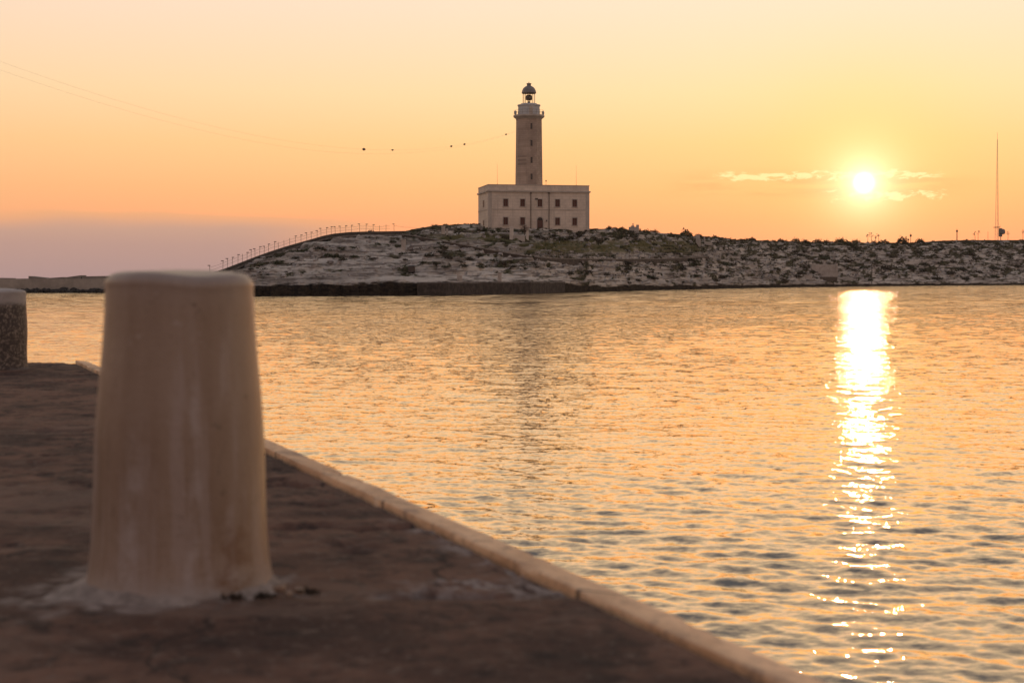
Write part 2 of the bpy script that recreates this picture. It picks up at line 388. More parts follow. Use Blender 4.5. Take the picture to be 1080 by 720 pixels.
# ------------------------------------------------------------------ sea
rng = np.random.default_rng(14)
def sea():
    rad = [2.5]
    while rad[-1] < 420: rad.append(rad[-1]*1.0042)
    while rad[-1] < 30000: rad.append(rad[-1]*1.12)
    rad = np.array([.02, 1.2] + rad)
    a = np.concatenate([np.linspace(-26, 26, 640), np.linspace(26, 334, 90)[1:-1]])*math.pi/180
    A, Rr = np.meshgrid(a, rad)
    X = Rr*np.sin(A); Y = Rr*np.cos(A); Z = np.zeros_like(X)
    dr = np.gradient(rad)[:, None]
    N = 150
    lam = np.exp(rng.uniform(math.log(.12), math.log(3.0), N))
    main = R(192)
    for k in range(N):
        L = lam[k]; th_ = main + rng.normal(0, .50)
        kx, ky = math.sin(th_)*2*math.pi/L, math.cos(th_)*2*math.pi/L
        slope = .0215*float(np.interp(math.log(L), [math.log(.13), math.log(.32), math.log(.8), math.log(1.8), math.log(3.4)], [1.05, 1.05, .36, .17, .11]))
        wgt = np.clip(L/(2.0*dr)-1, 0, 1)
        act = (rad < 700)[:, None]
        row = np.where((wgt*act)[:, 0] > 0)[0]
        if not len(row): continue
        r1 = row[-1]+1
        ph = kx*X[:r1] + ky*Y[:r1] + rng.uniform(0, 6.28)
        Z[:r1] += wgt[:r1]*slope*L/(2*math.pi)*(np.sin(ph) + .18*np.cos(2*ph))
    cx, cy = X[:, :], Y[:, :]
    mod = .95 + .40*np.clip(fbm(cx/22, cy/9, 3, 5), -1, 1)
    Z *= mod
    lo = Rr < 2000
    me = grid_mesh('sea', np.stack([X, Y, Z], -1), wrap=True)
    m, t, bs = material('sea_water')
    pos = t.node('ShaderNodeTexCoord').outputs['Object']
    dist = t.vm('LENGTH', pos, out=1)
    bs.inputs['Base Color'].default_value = (.10,.085,.055,1); bs.inputs['IOR'].default_value = 2.0
    t.put(bs.inputs['Roughness'], t.mr(dist, 15, 400, .03, .05, 'LINEAR'))
    calm = t.mr(t.noise(t.mapped(pos, (.012, .05, 1), rot=(0,0,R(12))), 1, 3, .5, .4), .38, .6, .45, 1.0)
    def nvec(scale, rot, det):
        n = t.node('ShaderNodeTexNoise'); t.put(n.inputs['Vector'], t.mapped(pos, (scale, scale*1.9, scale), rot=(0,0,R(rot)))); n.inputs['Scale'].default_value = 1; n.inputs['Detail'].default_value = det
        return t.vm('MULTIPLY', t.vm('SUBTRACT', n.outputs['Color'], (.5,.5,.5)), (1.0, 1.1, 0))
    def sc(v, f):
        n = t.node('ShaderNodeVectorMath', operation='SCALE'); t.put(n.inputs[0], v); t.put(n.inputs['Scale'], f); return n.outputs[0]
    k1 = t.m('MULTIPLY', calm, t.mr(dist, 14, 80, .26, .80))
    k2 = t.m('MULTIPLY', calm, t.mr(dist, 40, 140, .0, .75))
    k3 = t.mr(dist, 70, 220, .0, .9); k0 = t.mr(dist, 8, 40, .30, .55)
    gn = t.node('ShaderNodeNewGeometry').outputs['Normal']
    gn = t.vm('ADD', gn, sc(nvec(13.0, 5, 3), k0))
    sm = t.vm('ADD', gn, t.vm('ADD', sc(nvec(4.2, -12, 2), k1), t.vm('ADD', sc(nvec(1.3, 9, 2), k2), sc(nvec(.35, 16, 2), k3))))
    nn_ = t.vm('NORMALIZE', sm); t.l.new(nn_, bs.inputs['Normal'])
    gl = t.node('ShaderNodeBsdfGlossy'); gl.inputs['Color'].default_value = (1.0, .83, .58, 1); t.l.new(nn_, gl.inputs['Normal'])
    t.put(gl.inputs['Roughness'], t.mr(dist, 15, 400, .03, .05, 'LINEAR'))
    lw = t.node('ShaderNodeFresnel'); lw.inputs['IOR'].default_value = 1.34; t.l.new(nn_, lw.inputs['Normal'])
    mxs = t.node('ShaderNodeMixShader'); t.put(mxs.inputs[0], t.mr(lw.outputs[0], .05, .42, .12, .78, 'LINEAR'))
    t.l.new(bs.outputs[0], mxs.inputs[1]); t.l.new(gl.outputs[0], mxs.inputs[2])
    t.l.new(mxs.outputs[0], t.node('ShaderNodeOutputMaterial').inputs[0])
    for q in list(t.n):
        if q.type == 'OUTPUT_MATERIAL' and q.inputs[0].links and q.inputs[0].links[0].from_node == bs: t.n.remove(q)
    o = put('sea_water', me, m); struct(o)
    # sea bed disc under the hole beneath the quay is hidden by the quay itself
sea()
print('verts', len(me.vertices))

# ------------------------------------------------------------------ quay
SL = .4325
def edge_x(y): return .68 - SL*(np.asarray(y)-3.17) + .004*fbm(np.asarray(y)*1.7, 0*np.asarray(y), 3, 3)
YEND = 15.42
def deck():
    ys = np.concatenate([np.linspace(-6, 1.5, 12)[:-1], np.geomspace(1.5, YEND-.03, 470)])
    q = np.concatenate([[0, .004], np.geomspace(.02, 7.5, 440), [9, 12, 16]])
    Yg, Q = np.meshgrid(ys, q, indexing='ij')
    cop = .120
    Xg = edge_x(Yg) - cop - Q
    n = fbm(Xg*.8, Yg*1.1, 3, 7)*.006 + fbm(Xg*5, Yg*7, 4, 9)*.0045 + fbm(Xg*19, Yg*24, 3, 19)*.0022
    pit = sstep(fbm(Xg*2.4, Yg*3.6, 4, 29), .42, .75)
    farp = sstep(Yg, 4.3, 5.2)
    Zg = DECK + n*(.45+.75*farp) - .022*pit*farp
    slab = 1-sstep(Yg, 3.93+.03*perlin(Xg*3, Xg*0, 2), 3.99)
    Zg = Zg + .012*slab*(1-.0)
    Zg = Zg - .012*np.exp(-((Q)/.02)**2)
    # scar of broken concrete where the joint meets the coping
    d1 = np.hypot((Xg-.02)/.42, (Yg-4.16)/.16)
    patch = sstep(-d1 + .35*fbm(Xg*9, Yg*9, 3, 79), -1.15, -.5)*sstep(fbm(Xg*20, Yg*24, 3, 80), -.35, .2)
    strip = np.exp(-((Q-.07)/.045)**2)*sstep(Yg, 3.9, 4.2)*(1-sstep(Yg, 5.2, 5.6))*sstep(fbm(Xg*11, Yg*9, 3, 81), -.15, .3)
    jo = sstep(fbm(Xg*9, Yg*4, 3, 82), -.15, .35)*np.exp(-((Yg-4.03-.02*perlin(Xg*4, 0*Xg, 5))/.045)**2)*(1-sstep(np.abs(Xg+.25), .75, 1.1))
    lime = np.clip(patch + strip + jo*.75, 0, 1)
    Zg += lime*fbm(Xg*11, Yg*16, 3, 39)*.016
    hole_shade = np.exp(-((Q-.008)/.012)**2)*1.2 + np.exp(-(((Xg+.18)/.13)**2+((Yg-4.03)/.03)**2)) + np.exp(-(((Xg+.52)/.07)**2+((Yg-4.75)/.06)**2))*.8  # shadow line along the kerb's inner edge, plus two holes in the concrete
    Zg -= .035*np.clip(hole_shade, 0, 1)
    br = np.hypot(Xg+.963+.05, Yg-4.12)
    splash = (1-sstep(br + .1*fbm(Xg*5, Yg*5, 3, 77) - .09*sstep(-Xg, .96, 1.3), .27, .38))*sstep(fbm(Xg*16, Yg*16, 3, 78), -.5, .3)
    last = sstep(Yg, YEND-.06, YEND-.02)
    Zg -= .03*last
    me = grid_mesh('deck', np.stack([Xg, Yg, Zg], -1)[:, ::-1])
    attr(me, 'lime', np.clip(np.maximum(lime*1.0, splash), 0, 1)[:, ::-1]); attr(me, 'hole_shade', np.clip(hole_shade + pit*farp*.55, 0, 1)[:, ::-1])
    m, t, bs = material('quay_concrete')
    pos = t.node('ShaderNodeTexCoord').outputs['Object']
    n1 = t.noise(t.mapped(pos, (1.5, 1.7, 1)), 1, 7, .66, .4); n2 = t.noise(t.mapped(pos, (7, 8, 7)), 1, 6, .7, .3); n3 = t.noise(pos, 55, 3, .6)
    c = t.mix(t.mr(n1, .36, .64), (.052,.029,.023), (.168,.090,.062))
    c = t.mix(t.mr(n2, .50, .64, 0, .8), c, (.022,.016,.015))
    vo = t.node('ShaderNodeTexVoronoi', feature='DISTANCE_TO_EDGE'); vo.inputs['Scale'].default_value = .75
    wn = t.node('ShaderNodeTexNoise'); t.put(wn.inputs['Vector'], pos); wn.inputs['Scale'].default_value = 1.6; wn.inputs['Detail'].default_value = 6
    t.put(vo.inputs['Vector'], t.vm('ADD', pos, wn.outputs['Color']))
    c = t.mix(t.mr(vo.outputs['Distance'], .004, .013, .75, 0), c, (.018,.013,.012))
    spk = t.noise(pos, 21, 4, .75)
    c = t.mix(t.mr(spk, .57, .66, 0, .7), c, (.17,.125,.10)); c = t.mix(t.mr(spk, .34, .42, .75, 0), c, (.018,.014,.013))
    n4 = t.noise(t.mapped(pos, (.9, 1.3, 1), loc=(3,1,0)), 1, 8, .72, .8)
    c = t.mix(t.mr(n4, .54, .62, 0, .55), c, (.17,.112,.085))
    c = t.mix(t.mr(n3, .5, .72, 0, .45), c, (.10,.078,.066))
    lm = t.node('ShaderNodeAttribute', attribute_name='lime').outputs['Fac']; hl = t.node('ShaderNodeAttribute', attribute_name='hole_shade').outputs['Fac']
    c = t.mix(t.m('MULTIPLY', lm, t.mr(n2, .34, .58, .25, 1)), c, (.27,.22,.195))
    c = t.mix(t.m('MULTIPLY', hl, .8), c, (.028,.022,.02))  # kerb shadow and the dark of holes and pits painted into the colour
    t.put(bs.inputs['Base Color'], c); bs.inputs['Roughness'].default_value = .93; bs.inputs['Specular IOR Level'].default_value = .2
    bb = bump(t, None, n2, .45, .012); bump(t, bs, n3, .5, .003, bb)
    o = put('quay_deck', me, m); struct(o)
    M['deck'] = m
    # quay body: sides going down into the water
    wm = weathered('quay_wall_concrete', (.10,.085,.075), (.19,.16,.135), .9, .9, .6, .03, c3=(.05,.05,.035))
    bm = bmesh.new(); ring = []
    for y in np.linspace(-8, YEND-.03, 60): ring.append((float(edge_x(y))-.02, float(y)))
    ring += [(-18, YEND-.03), (-18, -8)]
    top = [bm.verts.new((x, y, DECK-.07)) for x, y in ring]; bot = [bm.verts.new((x, y, -3)) for x, y in ring]
    for i in range(len(ring)): j = (i+1) % len(ring); bm.faces.new((top[i], top[j], bot[j], bot[i]))
    bm.faces.new(top)
    struct(from_bm('quay_wall', bm, wm))
deck()

def coping():
    ys = np.concatenate([np.linspace(-6, 2, 20)[:-1], np.geomspace(2, YEND-.04, 520)])
    # cross-section: (offset inward from the edge, height above deck), inner foot -> rounded -> outer face
    prof = [(.121, -.04), (.120, .013), (.118, .018), (.112, .0195), (.08, .0165), (.05, .0135), (.02, .010), (-.014, .005), (-.021, -.003), (-.024, -.03), (-.026, -.28)]
    P = np.zeros((len(ys), len(prof), 3))
    for k, (q, z) in enumerate(prof):
        wq = .004*fbm(ys*2.3, ys*0+k*.13, 4, 13) * (1 if k < 9 else .3)
        chip = sstep(fbm(ys*3.1, ys*0+k*.12, 4, 15), .36, .55)*(.014 if k in (1,2,3,6,7,8) else .004)
        P[:, k, 0] = edge_x(ys) - q + wq
        P[:, k, 1] = ys
        P[:, k, 2] = DECK + z + .0025*fbm(ys*3.1, ys*0+k*.21, 4, 21) - chip
    me = grid_mesh('coping', P)
    m, t, bs = material('coping_sandstone')
    pos = t.node('ShaderNodeTexCoord').outputs['Object']
    n1 = t.noise(t.mapped(pos, (3, 1.6, 3)), 1, 6, .62, .3); n2 = t.noise(pos, 30, 5, .65)
    c = t.mix(t.mr(n1, .36, .62), (.52,.30,.16), (.74,.47,.27))
    c = t.mix(t.mr(n2, .5, .68, 0, .55), c, (.26,.17,.12))
    c = t.mix(t.mr(t.noise(pos, 2.3, 7, .7, .6), .56, .66, 0, .8), c, (.20,.13,.095))
    yy = t.xyz(pos)[1]; jt = t.m('ABSOLUTE', t.m('SUBTRACT', t.m('FRACT', t.m('MULTIPLY', yy, .62)), .5))
    c = t.mix(t.mr(jt, .004, .010, .85, 0), c, (.05,.035,.028))
    c = t.mix(t.mr(t.noise(pos, 6.5, 6, .75, .5), .54, .64, 0, .65), c, (.22,.135,.09))
    t.put(bs.inputs['Base Color'], c); bs.inputs['Specular IOR Level'].default_value = .5; bs.inputs['Roughness'].default_value = .6
    bb = bump(t, None, n1, .4, .02); bump(t, bs, n2, .35, .004, bb)
    o = put('quay_kerb', me, m); struct(o)
    # end coping along the far end
coping()

# ------------------------------------------------------------------ bollards
def bollard_mat(speckled):
    m, t, bs = material('bollard_limewash' if not speckled else 'bollard_lichen')
    pos = t.node('ShaderNodeTexCoord').outputs['Object']; x, y, z = t.xyz(pos)
    ang = t.m('ARCTAN2', y, x)
    v = t.comb(t.m('MULTIPLY', ang, 1.0), t.m('MULTIPLY', z, .12), 0)
    st = t.noise(v, 1.7, 3, .5, .1)
    st2 = t.noise(t.comb(ang, t.m('MULTIPLY', z, .35), 2.0), 3.6, 5, .62, .6)
    bl = t.noise(pos, 3.0, 6, .62, .4); fn = t.noise(pos, 60, 4, .6)
    if not speckled:
        c = t.mix(t.mr(t.m('ADD', t.m('MULTIPLY', st, .6), t.m('MULTIPLY', bl, .4)), .36, .64), (.195,.130,.088), (.255,.185,.138))
        c = t.mix(t.mr(t.noise(t.comb(ang, t.m('MULTIPLY', z, .9), 5.0), 2.1, 7, .7, .8), .56, .66, 0, .45), c, (.15,.105,.075))
        c = t.mix(t.mr(t.m('ADD', st2, t.m('MULTIPLY', z, -.16)), .44, .58, 0, .55), c, (.31,.25,.225))
        c = t.mix(t.mr(bl, .60, .70, 0, .5), c, (.20,.11,.065))
        w_ = t.m('ADD', ang, t.m('MULTIPLY', t.m('SUBTRACT', bl, .5), .5))
        stk = t.m('MULTIPLY', t.mr(t.m('ABSOLUTE', t.m('ADD', w_, 1.93)), .02, .22, 1, 0), t.mr(z, .25, .62, 1, 0))
        stk2 = t.m('MULTIPLY', t.mr(t.m('ABSOLUTE', t.m('ADD', w_, 1.18)), .01, .10, 1, 0), t.mr(z, .45, .8, 1, .2))
        c = t.mix(t.m('MULTIPLY', t.m('MAXIMUM', stk, stk2), t.mr(t.noise(pos, 12, 6, .7), .38, .62, .1, .75)), c, (.34,.29,.27))
        c = t.mix(t.mr(z, .78, .95, 0, .45), c, (.28,.24,.225))
        c = t.mix(t.m('MULTIPLY', t.mr(z, .0, .10, 1, 0), t.mr(bl, .35, .6, .3, 1)), c, (.25,.22,.205))
        rst = t.m('MULTIPLY', t.mr(t.m('ABSOLUTE', t.m('ADD', ang, .75)), .1, .55, 1, 0), t.mr(z, .05, .42, 1, 0))
        c = t.mix(t.m('MULTIPLY', rst, t.mr(t.noise(pos, 8, 6, .7, .5), .45, .62, 0, .8)), c, (.13,.06,.025))
        pk = t.noise(pos, 14, 6, .75)
        c = t.mix(t.mr(pk, .62, .68, 0, .6), c, (.10,.07,.05)); c = t.mix(t.mr(pk, .33, .39, .45, 0), c, (.33,.28,.25))
        c = t.mix(t.mr(fn, .55, .7, 0, .25), c, (.15,.10,.07))
        bd = .012
    else:
        sp = t.noise(pos, 34, 6, .8)
        c = t.mix(t.mr(sp, .48, .62), (.040,.030,.026), (.22,.175,.14))
        c = t.mix(t.mr(t.m('ADD', z, t.m('MULTIPLY', t.m('SUBTRACT', bl, .5), .35)), .60, .70), c, t.mix(t.mr(bl, .4, .6), (.34,.31,.30), (.26,.235,.225)))
        bd = .02
    t.put(bs.inputs['Base Color'], c); bs.inputs['Roughness'].default_value = .42 if not speckled else .7
    bb = bump(t, None, bl, .5, bd); bump(t, bs, fn, .35, .003, bb)
    return m
def bollard(name, loc, rb, rt, h, speckled, label):
    root = empty(name, loc); tag(root, label, 'bollard', 'mooring bollards on the quay')
    prof = []
    nz_ = 46
    for i in range(nz_+1):
        f = i/nz_; z = f*(h-.052)
        r = rb + (rt-rb)*f + .012*math.exp(-f*18) - .004*math.sin(f*9)
        prof.append((r, z))
    for k in range(1, 10):
        a = k/9*math.pi/2; prof.append((rt-.040+.040*math.cos(a), h-.052+.037*math.sin(a)))
    for f in (.75, .5, .25, .04): prof.append(((rt-.040)*f, h-.015+.006*(1-f*f)))
    bm = bmesh.new()
    wob = lambda a, z: (.010*float(perlin(math.cos(a)*1.6+z*.8, math.sin(a)*1.6+4+z*2.2, 2)) + .006*float(perlin(a*2.2, z*7, 8))*math.sin(a/2)**2 + .004*math.sin(2*a+1))
    lathe(bm, prof, 96, wob=wob)
    for v in bm.verts:
        if v.co.z > h*.9: v.co.z += .010*float(perlin(v.co.x*5+3, v.co.y*5, 6)) - .004*(v.co.x/rt)
    mt = bollard_mat(speckled)
    o = from_bm('bollard_post', bm, mt, root, True)
    # poured mortar footing
    bm = bmesh.new(); n = 72; rows = 12; rings = []
    for i in range(rows+1):
        f = i/rows; ring = []
        for k in range(n):
            a = 2*math.pi*k/n
            ext = .04 + .035*float(fbm(math.cos(a)*1.3+9, math.sin(a)*1.3, 3, 3)) + (.16 if not speckled else 0)*.7*max(0, -math.cos(a)*.8 - math.sin(a)*.35)
            r = rb*.98 + ext*f
            z = .038*(1-f)**2.0 - .012*f + .005*float(fbm(r*math.cos(a)*18, r*math.sin(a)*18, 4, 4))
            ring.append(bm.verts.new((r*math.cos(a), r*math.sin(a), z)))
        rings.append(ring)
    for i in range(rows):
        for k in range(n): bm.faces.new((rings[i][k], rings[i][(k+1)%n], rings[i+1][(k+1)%n], rings[i+1][k]))
    fm = weathered('mortar_lime' if not speckled else 'mortar_dark', *(((.16,.133,.118), (.32,.27,.24)) if not speckled else ((.05,.04,.035), (.11,.09,.08))), 9, .9, .6, .01)
    from_bm('mortar_footing', bm, fm, root, True)
    return root
bollard('bollard', (-.968, 4.15, DECK+.006), .260, .212, .926, False, 'big tapered bollard with pale streaked paint in the foreground')
bollard('bollard', ((-4-540)/FPX*14.2, 14.2, DECK), .295, .285, .812, True, 'speckled grey-capped bollard standing further off at the left end of the quay')

# small debris and weeds at the foot of the near bollard
stone_m = weathered('chip_stone', (.16,.12,.09), (.34,.24,.17), 20, .9, .5, .004)
random.seed(3)
def chip(loc, r, label, seed):
    bm = bmesh.new(); bmesh.ops.create_icosphere(bm, subdivisions=2, radius=r)
    for v in bm.verts:
        v.co *= 1 + .35*float(perlin(v.co.x/r*1.1+seed, v.co.y/r*1.1+v.co.z/r, seed)); v.co.z *= .7
    o = from_bm('stone_chip', bm, stone_m, None, False, loc); tag(o, label, 'stone chip', 'stone chips on the quay'); return o
chip((-.655, 4.02, DECK+.028), .020, 'small stone chip catching orange sun against the right foot of the near bollard', 1)
chip((-.625, 3.985, DECK+.020), .013, 'tiny second chip just right of the sunlit one beside the near bollard', 5)
chip((-.60, 4.01, DECK+.022), .017, 'dull stone chip lying between the near bollard and the weeds', 9)
def weed(loc, label, seed, r=.035, n=34):
    rd = random.Random(seed); bm = bmesh.new()
    for i in range(n):
        a = rd.uniform(0, 6.28); q = rd.uniform(0, r); L = rd.uniform(.008, .026); b = rd.uniform(0, 6.28)
        p = Vector((q*math.cos(a), q*math.sin(a)*.6, 0)); tip = p + Vector((L*.6*math.cos(b), L*.6*math.sin(b), L)); s = Vector((-math.sin(b), math.cos(b), 0))*.005
        mid = (p+tip)/2 + Vector((0,0,.006))
        bm.faces.new([bm.verts.new(q_) for q_ in (p, mid-s, tip, mid+s)])
    mm = weathered('weed_leaf', (.03,.022,.014), (.06,.042,.025), 20, .8)
    o = from_bm('weed_tuft', bm, mm, None, False, loc); tag(o, label, 'weed', 'weeds in the quay joint'); return o
weed((-.76, 3.885, DECK+.02), 'dark weed tuft against the front right foot of the near bollard', 2)
weed((-.68, 3.90, DECK+.02), 'dark weed tuft between the near bollard and the stone chips', 3)
weed((-.565, 3.95, DECK+.02), 'low weed tuft in the quay joint right of the stone chips', 4, .035)

# ------------------------------------------------------------------ lighthouse
TH = R(11)
def lighthouse():
    BZ = 12.7
    root = empty('lighthouse', (-5, 300, BZ), TH)
    tag(root, 'pale stone lighthouse with tall tower rising from a two-storey block on the island', 'lighthouse')
    Wd, Dp, Ht = 21.9, 12.6, 22.2-BZ
    zc = 20.95-BZ   # cornice
    # body walls with real openings in the front
    xs_w = [(533-514.6)*.203, (551-514.6)*.203, (569.4-514.6)*.2035, (588-514.6)*.204, (606.2-514.6)*.2045]
    zu0, zu1 = 18.5-BZ-.78, 18.5-BZ+.78
    zl0, zl1 = 14.6-BZ-.78, 14.6-BZ+.78
    ops = []
    for i, x in enumerate(xs_w):
        ops.append((x-.5, x+.5, zu0, zu1, 'w'))
        if i == 2: ops.append((x-.62, x+.62, -.3, 2.75, 'd'))
        else: ops.append((x-.5, x+.5, zl0, zl1, 'w'))
    bm = bmesh.new()
    xsg = sorted({0, Wd, *[o[0] for o in ops], *[o[1] for o in ops]}); zsg = sorted({-2, Ht, *[o[2] for o in ops], *[o[3] for o in ops]})
    for a, b in zip(xsg, xsg[1:]):
        for c, d in zip(zsg, zsg[1:]):
            mx, mz = (a+b)/2, (c+d)/2
            if any(o[0] < mx < o[1] and o[2] < mz < o[3] for o in ops): continue
            bm.faces.new([bm.verts.new(p) for p in ((a,0,c),(b,0,c),(b,0,d),(a,0,d))])
    for o in ops:
        a, b, c, d = o[:4]; y = .3
        for q in (((a,0,c),(a,y,c),(a,y,d),(a,0,d)), ((b,0,c),(b,y,c),(b,y,d),(b,0,d)), ((a,0,d),(b,0,d),(b,y,d),(a,y,d)), ((a,0,c),(b,0,c),(b,y,c),(a,y,c))):
            bm.faces.new([bm.verts.new(p) for p in q])
    for q in (((0,0,-2),(0,Dp,-2),(0,Dp,Ht),(0,0,Ht)), ((Wd,0,-2),(Wd,Dp,-2),(Wd,Dp,Ht),(Wd,0,Ht)), ((0,Dp,-2),(Wd,Dp,-2),(Wd,Dp,Ht),(0,Dp,Ht)), ((0,0,Ht-.9),(Wd,0,Ht-.9),(Wd,Dp,Ht-.9),(0,Dp,Ht-.9))):
        bm.faces.new([bm.verts.new(p) for p in q])
    bmesh.ops.remove_doubles(bm, verts=bm.verts, dist=.001)
    from_bm('wall', bm, M['wall'], root)
    # cornice + parapet coping
    bm = bmesh.new()
    for (x0, x1, y0, y1) in ((-.28, Wd+.28, -.28, .0-.003), (-.28, Wd+.28, Dp+.003, Dp+.28), (-.28, -.003, -.0, Dp), (Wd+.003, Wd+.28, -.0, Dp)):
        box(bm, x0, x1, y0, y1, zc-.16, zc+.14)
    from_bm('cornice', bm, M['trim'], root)
    bm = bmesh.new()
    for (x0, x1, y0, y1) in ((-.08, Wd+.08, -.08, .45), (-.08, Wd+.08, Dp-.45, Dp+.08), (-.08, .45, .45, Dp-.45), (Wd-.45, Wd+.08, .45, Dp-.45)):
        box(bm, x0, x1, y0, y1, Ht, Ht+.14)
    from_bm('parapet_coping', bm, M['trim'], root)
    bm = bmesh.new()
    zs = 17.1-BZ
    for (a, b) in ((0, xs_w[1]+3.72/2-.2), (xs_w[1]+3.72/2+.0, xs_w[3]-3.72/2-.1), (xs_w[3]-3.72/2+.1, Wd)): box(bm, a, b, -.06, -.002, zs-.08, zs+.08)
    box(bm, -.06, -.002, -.05, Dp, zs-.08, zs+.08)
    from_bm('string_course', bm, M['trim'], root)
    # corner quoins as slightly proud pilasters
    for x0, x1 in ((-.05, .75), (Wd-.75, Wd+.05)):
        bm = bmesh.new(); box(bm, x0, x1, -.07, -.003, -1.5, zc-.17); from_bm('corner_pilaster', bm, M['trim'], root)
    # windows
    for (a, b, c, d, k) in ops:
        if k == 'w':
            fr = empty('w', (0,0,0)); COL.objects.unlink(fr); bpy.data.objects.remove(fr)
            bm = bmesh.new()
            box(bm, a-.14, b+.14, -.05, .0-.002, d, d+.16); box(bm, a-.14, a, -.05, -.002, c, d); box(bm, b, b+.14, -.05, -.002, c, d)
            f = from_bm('window', bm, M['trim'], root)
            bm = bmesh.new(); box(bm, a-.2, b+.2, -.16, -.002, c-.12, c); from_bm('window_sill', bm, M['trim'], f)
            for s in (0, 1):
                bm = bmesh.new(); x0 = a+.02 + s*(b-a)/2; x1 = x0 + (b-a)/2-.04
                box(bm, x0, x1, .12, .18, c+.02, d-.02)
                for q in range(9):
                    z = c+.12+q*(d-c-.2)/9; box(bm, x0+.06, x1-.06, .10, .119, z, z+.07)
                from_bm('shutter', bm, M['shutter'], f)
        else:
            cx = (a+b)/2
            bm = bmesh.new()   # arched surround
            pts = []
            n = 14
            for i in range(n+1):
                an = math.pi*i/n; pts.append((cx+math.cos(an)*.62, 2.13+math.sin(an)*.62, cx+math.cos(an)*.85, 2.13+math.sin(an)*.85))
            for i in range(n):
                p, q = pts[i], pts[i+1]
                for y in (-.06,):
                    bm.faces.new([bm.verts.new(v) for v in ((p[0],y,p[1]),(p[2],y,p[3]),(q[2],y,q[3]),(q[0],y,q[1]))])
                bm.faces.new([bm.verts.new(v) for v in ((p[2],-.06,p[3]),(p[2],0,p[3]),(q[2],0,q[3]),(q[2],-.06,q[3]))])
                bm.faces.new([bm.verts.new(v) for v in ((p[0],-.06,p[1]),(p[0],.3,p[1]),(q[0],.3,q[1]),(q[0],-.06,q[1]))])
            # spandrels filling the square opening above the arch
            for i in range(n):
                p, q = pts[i], pts[i+1]
                bm.faces.new([bm.verts.new(v) for v in ((p[0],-.003,p[1]),(q[0],-.003,q[1]),(q[0],-.003,2.77),(p[0],-.003,2.77))])
            for s in (-1, 1): box(bm, cx+s*.735-.115, cx+s*.735+.115, -.06, -.003, -.3, 2.13)
            f = from_bm('door_surround', bm, M['trim'], root)
            for s in (0, 1):
                bm = bmesh.new(); x0 = a+.02+s*.61; box(bm, x0, x0+.59, .15, .2, -.28, 2.1)
                for q in range(3): box(bm, x0+.1, x0+.49, .12, .149, .0+q*.72, .0+q*.72+.55)
                from_bm('door', bm, M['shutter'], root)
            bm = bmesh.new(); vs = [bm.verts.new((cx+math.cos(math.pi*i/n)*.615, .2, 2.1+math.sin(math.pi*i/n)*.615)) for i in range(n+1)]
            bm.faces.new(vs)
            for i in range(1, 4): tube(bm, [(cx, .17, 2.12), (cx+math.cos(math.pi*i/4)*.6, .17, 2.12+math.sin(math.pi*i/4)*.6)], .025, 4)
            from_bm('fanlight', bm, M['glass_dark'], root)
    # side windows (left face)
    for y, z0, z1 in ((5.6, 18.5-BZ-.7, 18.5-BZ+.7), (5.6, 14.4-BZ-.6, 14.4-BZ+.5)):
        bm = bmesh.new(); box(bm, -.06, -.003, y-.75, y+.75, z0-.12, z1+.12); f = from_bm('side_window', bm, M['trim'], root)
        bm = bmesh.new(); box(bm, -.10, -.061, y-.6, y+.6, z0, z1); from_bm('shutter', bm, M['shutter'], f)
    # drainpipes
    for x in (xs_w[1]+3.72/2-.1, xs_w[3]-3.72/2):
        bm = bmesh.new(); tube(bm, [(x, -.12, -.6), (x, -.12, zc-.3), (x, -.03, zc-.05)], .075, 8)
        box(bm, x-.16, x+.16, -.26, -.04, zc-.55, zc-.2)
        from_bm('drainpipe', bm, M['rust_metal'], root)
    # wall lamp right of the door, floodlight left of centre window
    bm = bmesh.new(); x = xs_w[2]+1.35; tube(bm, [(x, 0, 2.1), (x, -.35, 2.15)], .03, 6); lathe(bm, [(.05, 1.85), (.16, 1.9), (.13, 2.2), (.03, 2.25)], 10, (x, -.38)); from_bm('wall_lamp', bm, M['rust_metal'], root)
    bm = bmesh.new(); x = xs_w[2]-.75; tube(bm, [(x+.1, 0, zu1-.1), (x-.1, -.5, zu1)], .04, 6); box(bm, x-.45, x+.15, -.85, -.5, zu1-.12, zu1+.2, .03); from_bm('floodlight', bm, M['rust_metal'], root)
    # antennas on the roof
    for x in (2.3, Wd-2.35):
        bm = bmesh.new(); tube(bm, [(x, 2, Ht-.9), (x, 2, Ht+4.6)], [.035, .015], 5); tube(bm, [(x, 2, Ht-.9), (x, 2, Ht+.4)], .06, 6); from_bm('lightning_rod', bm, M['rust_metal'], root)
    bm = bmesh.new(); x = 12.9; tube(bm, [(x, 2, Ht-.9), (x, 2, Ht+1.2)], .03, 5); box(bm, x-.1, x+.1, 1.9, 2.1, Ht+1.0, Ht+1.3); from_bm('roof_vent', bm, M['rust_metal'], root)
    # tower (octagonal)
    tx, ty = 10.3, 7.5; c8 = 1/math.cos(math.pi/8)
    tz1 = 37.3-BZ
    bm = bmesh.new()
    prof = [(3.0*c8, Ht-1.0), (3.0*c8, Ht+.35), (2.78*c8, Ht+.5), (2.62*c8, tz1-.6), (2.62*c8, tz1-.35), (2.72*c8, tz1-.3)]
    lathe(bm, prof, 8, (tx, ty), math.pi/8)
    tw = from_bm('tower', bm, M['tower'], root)
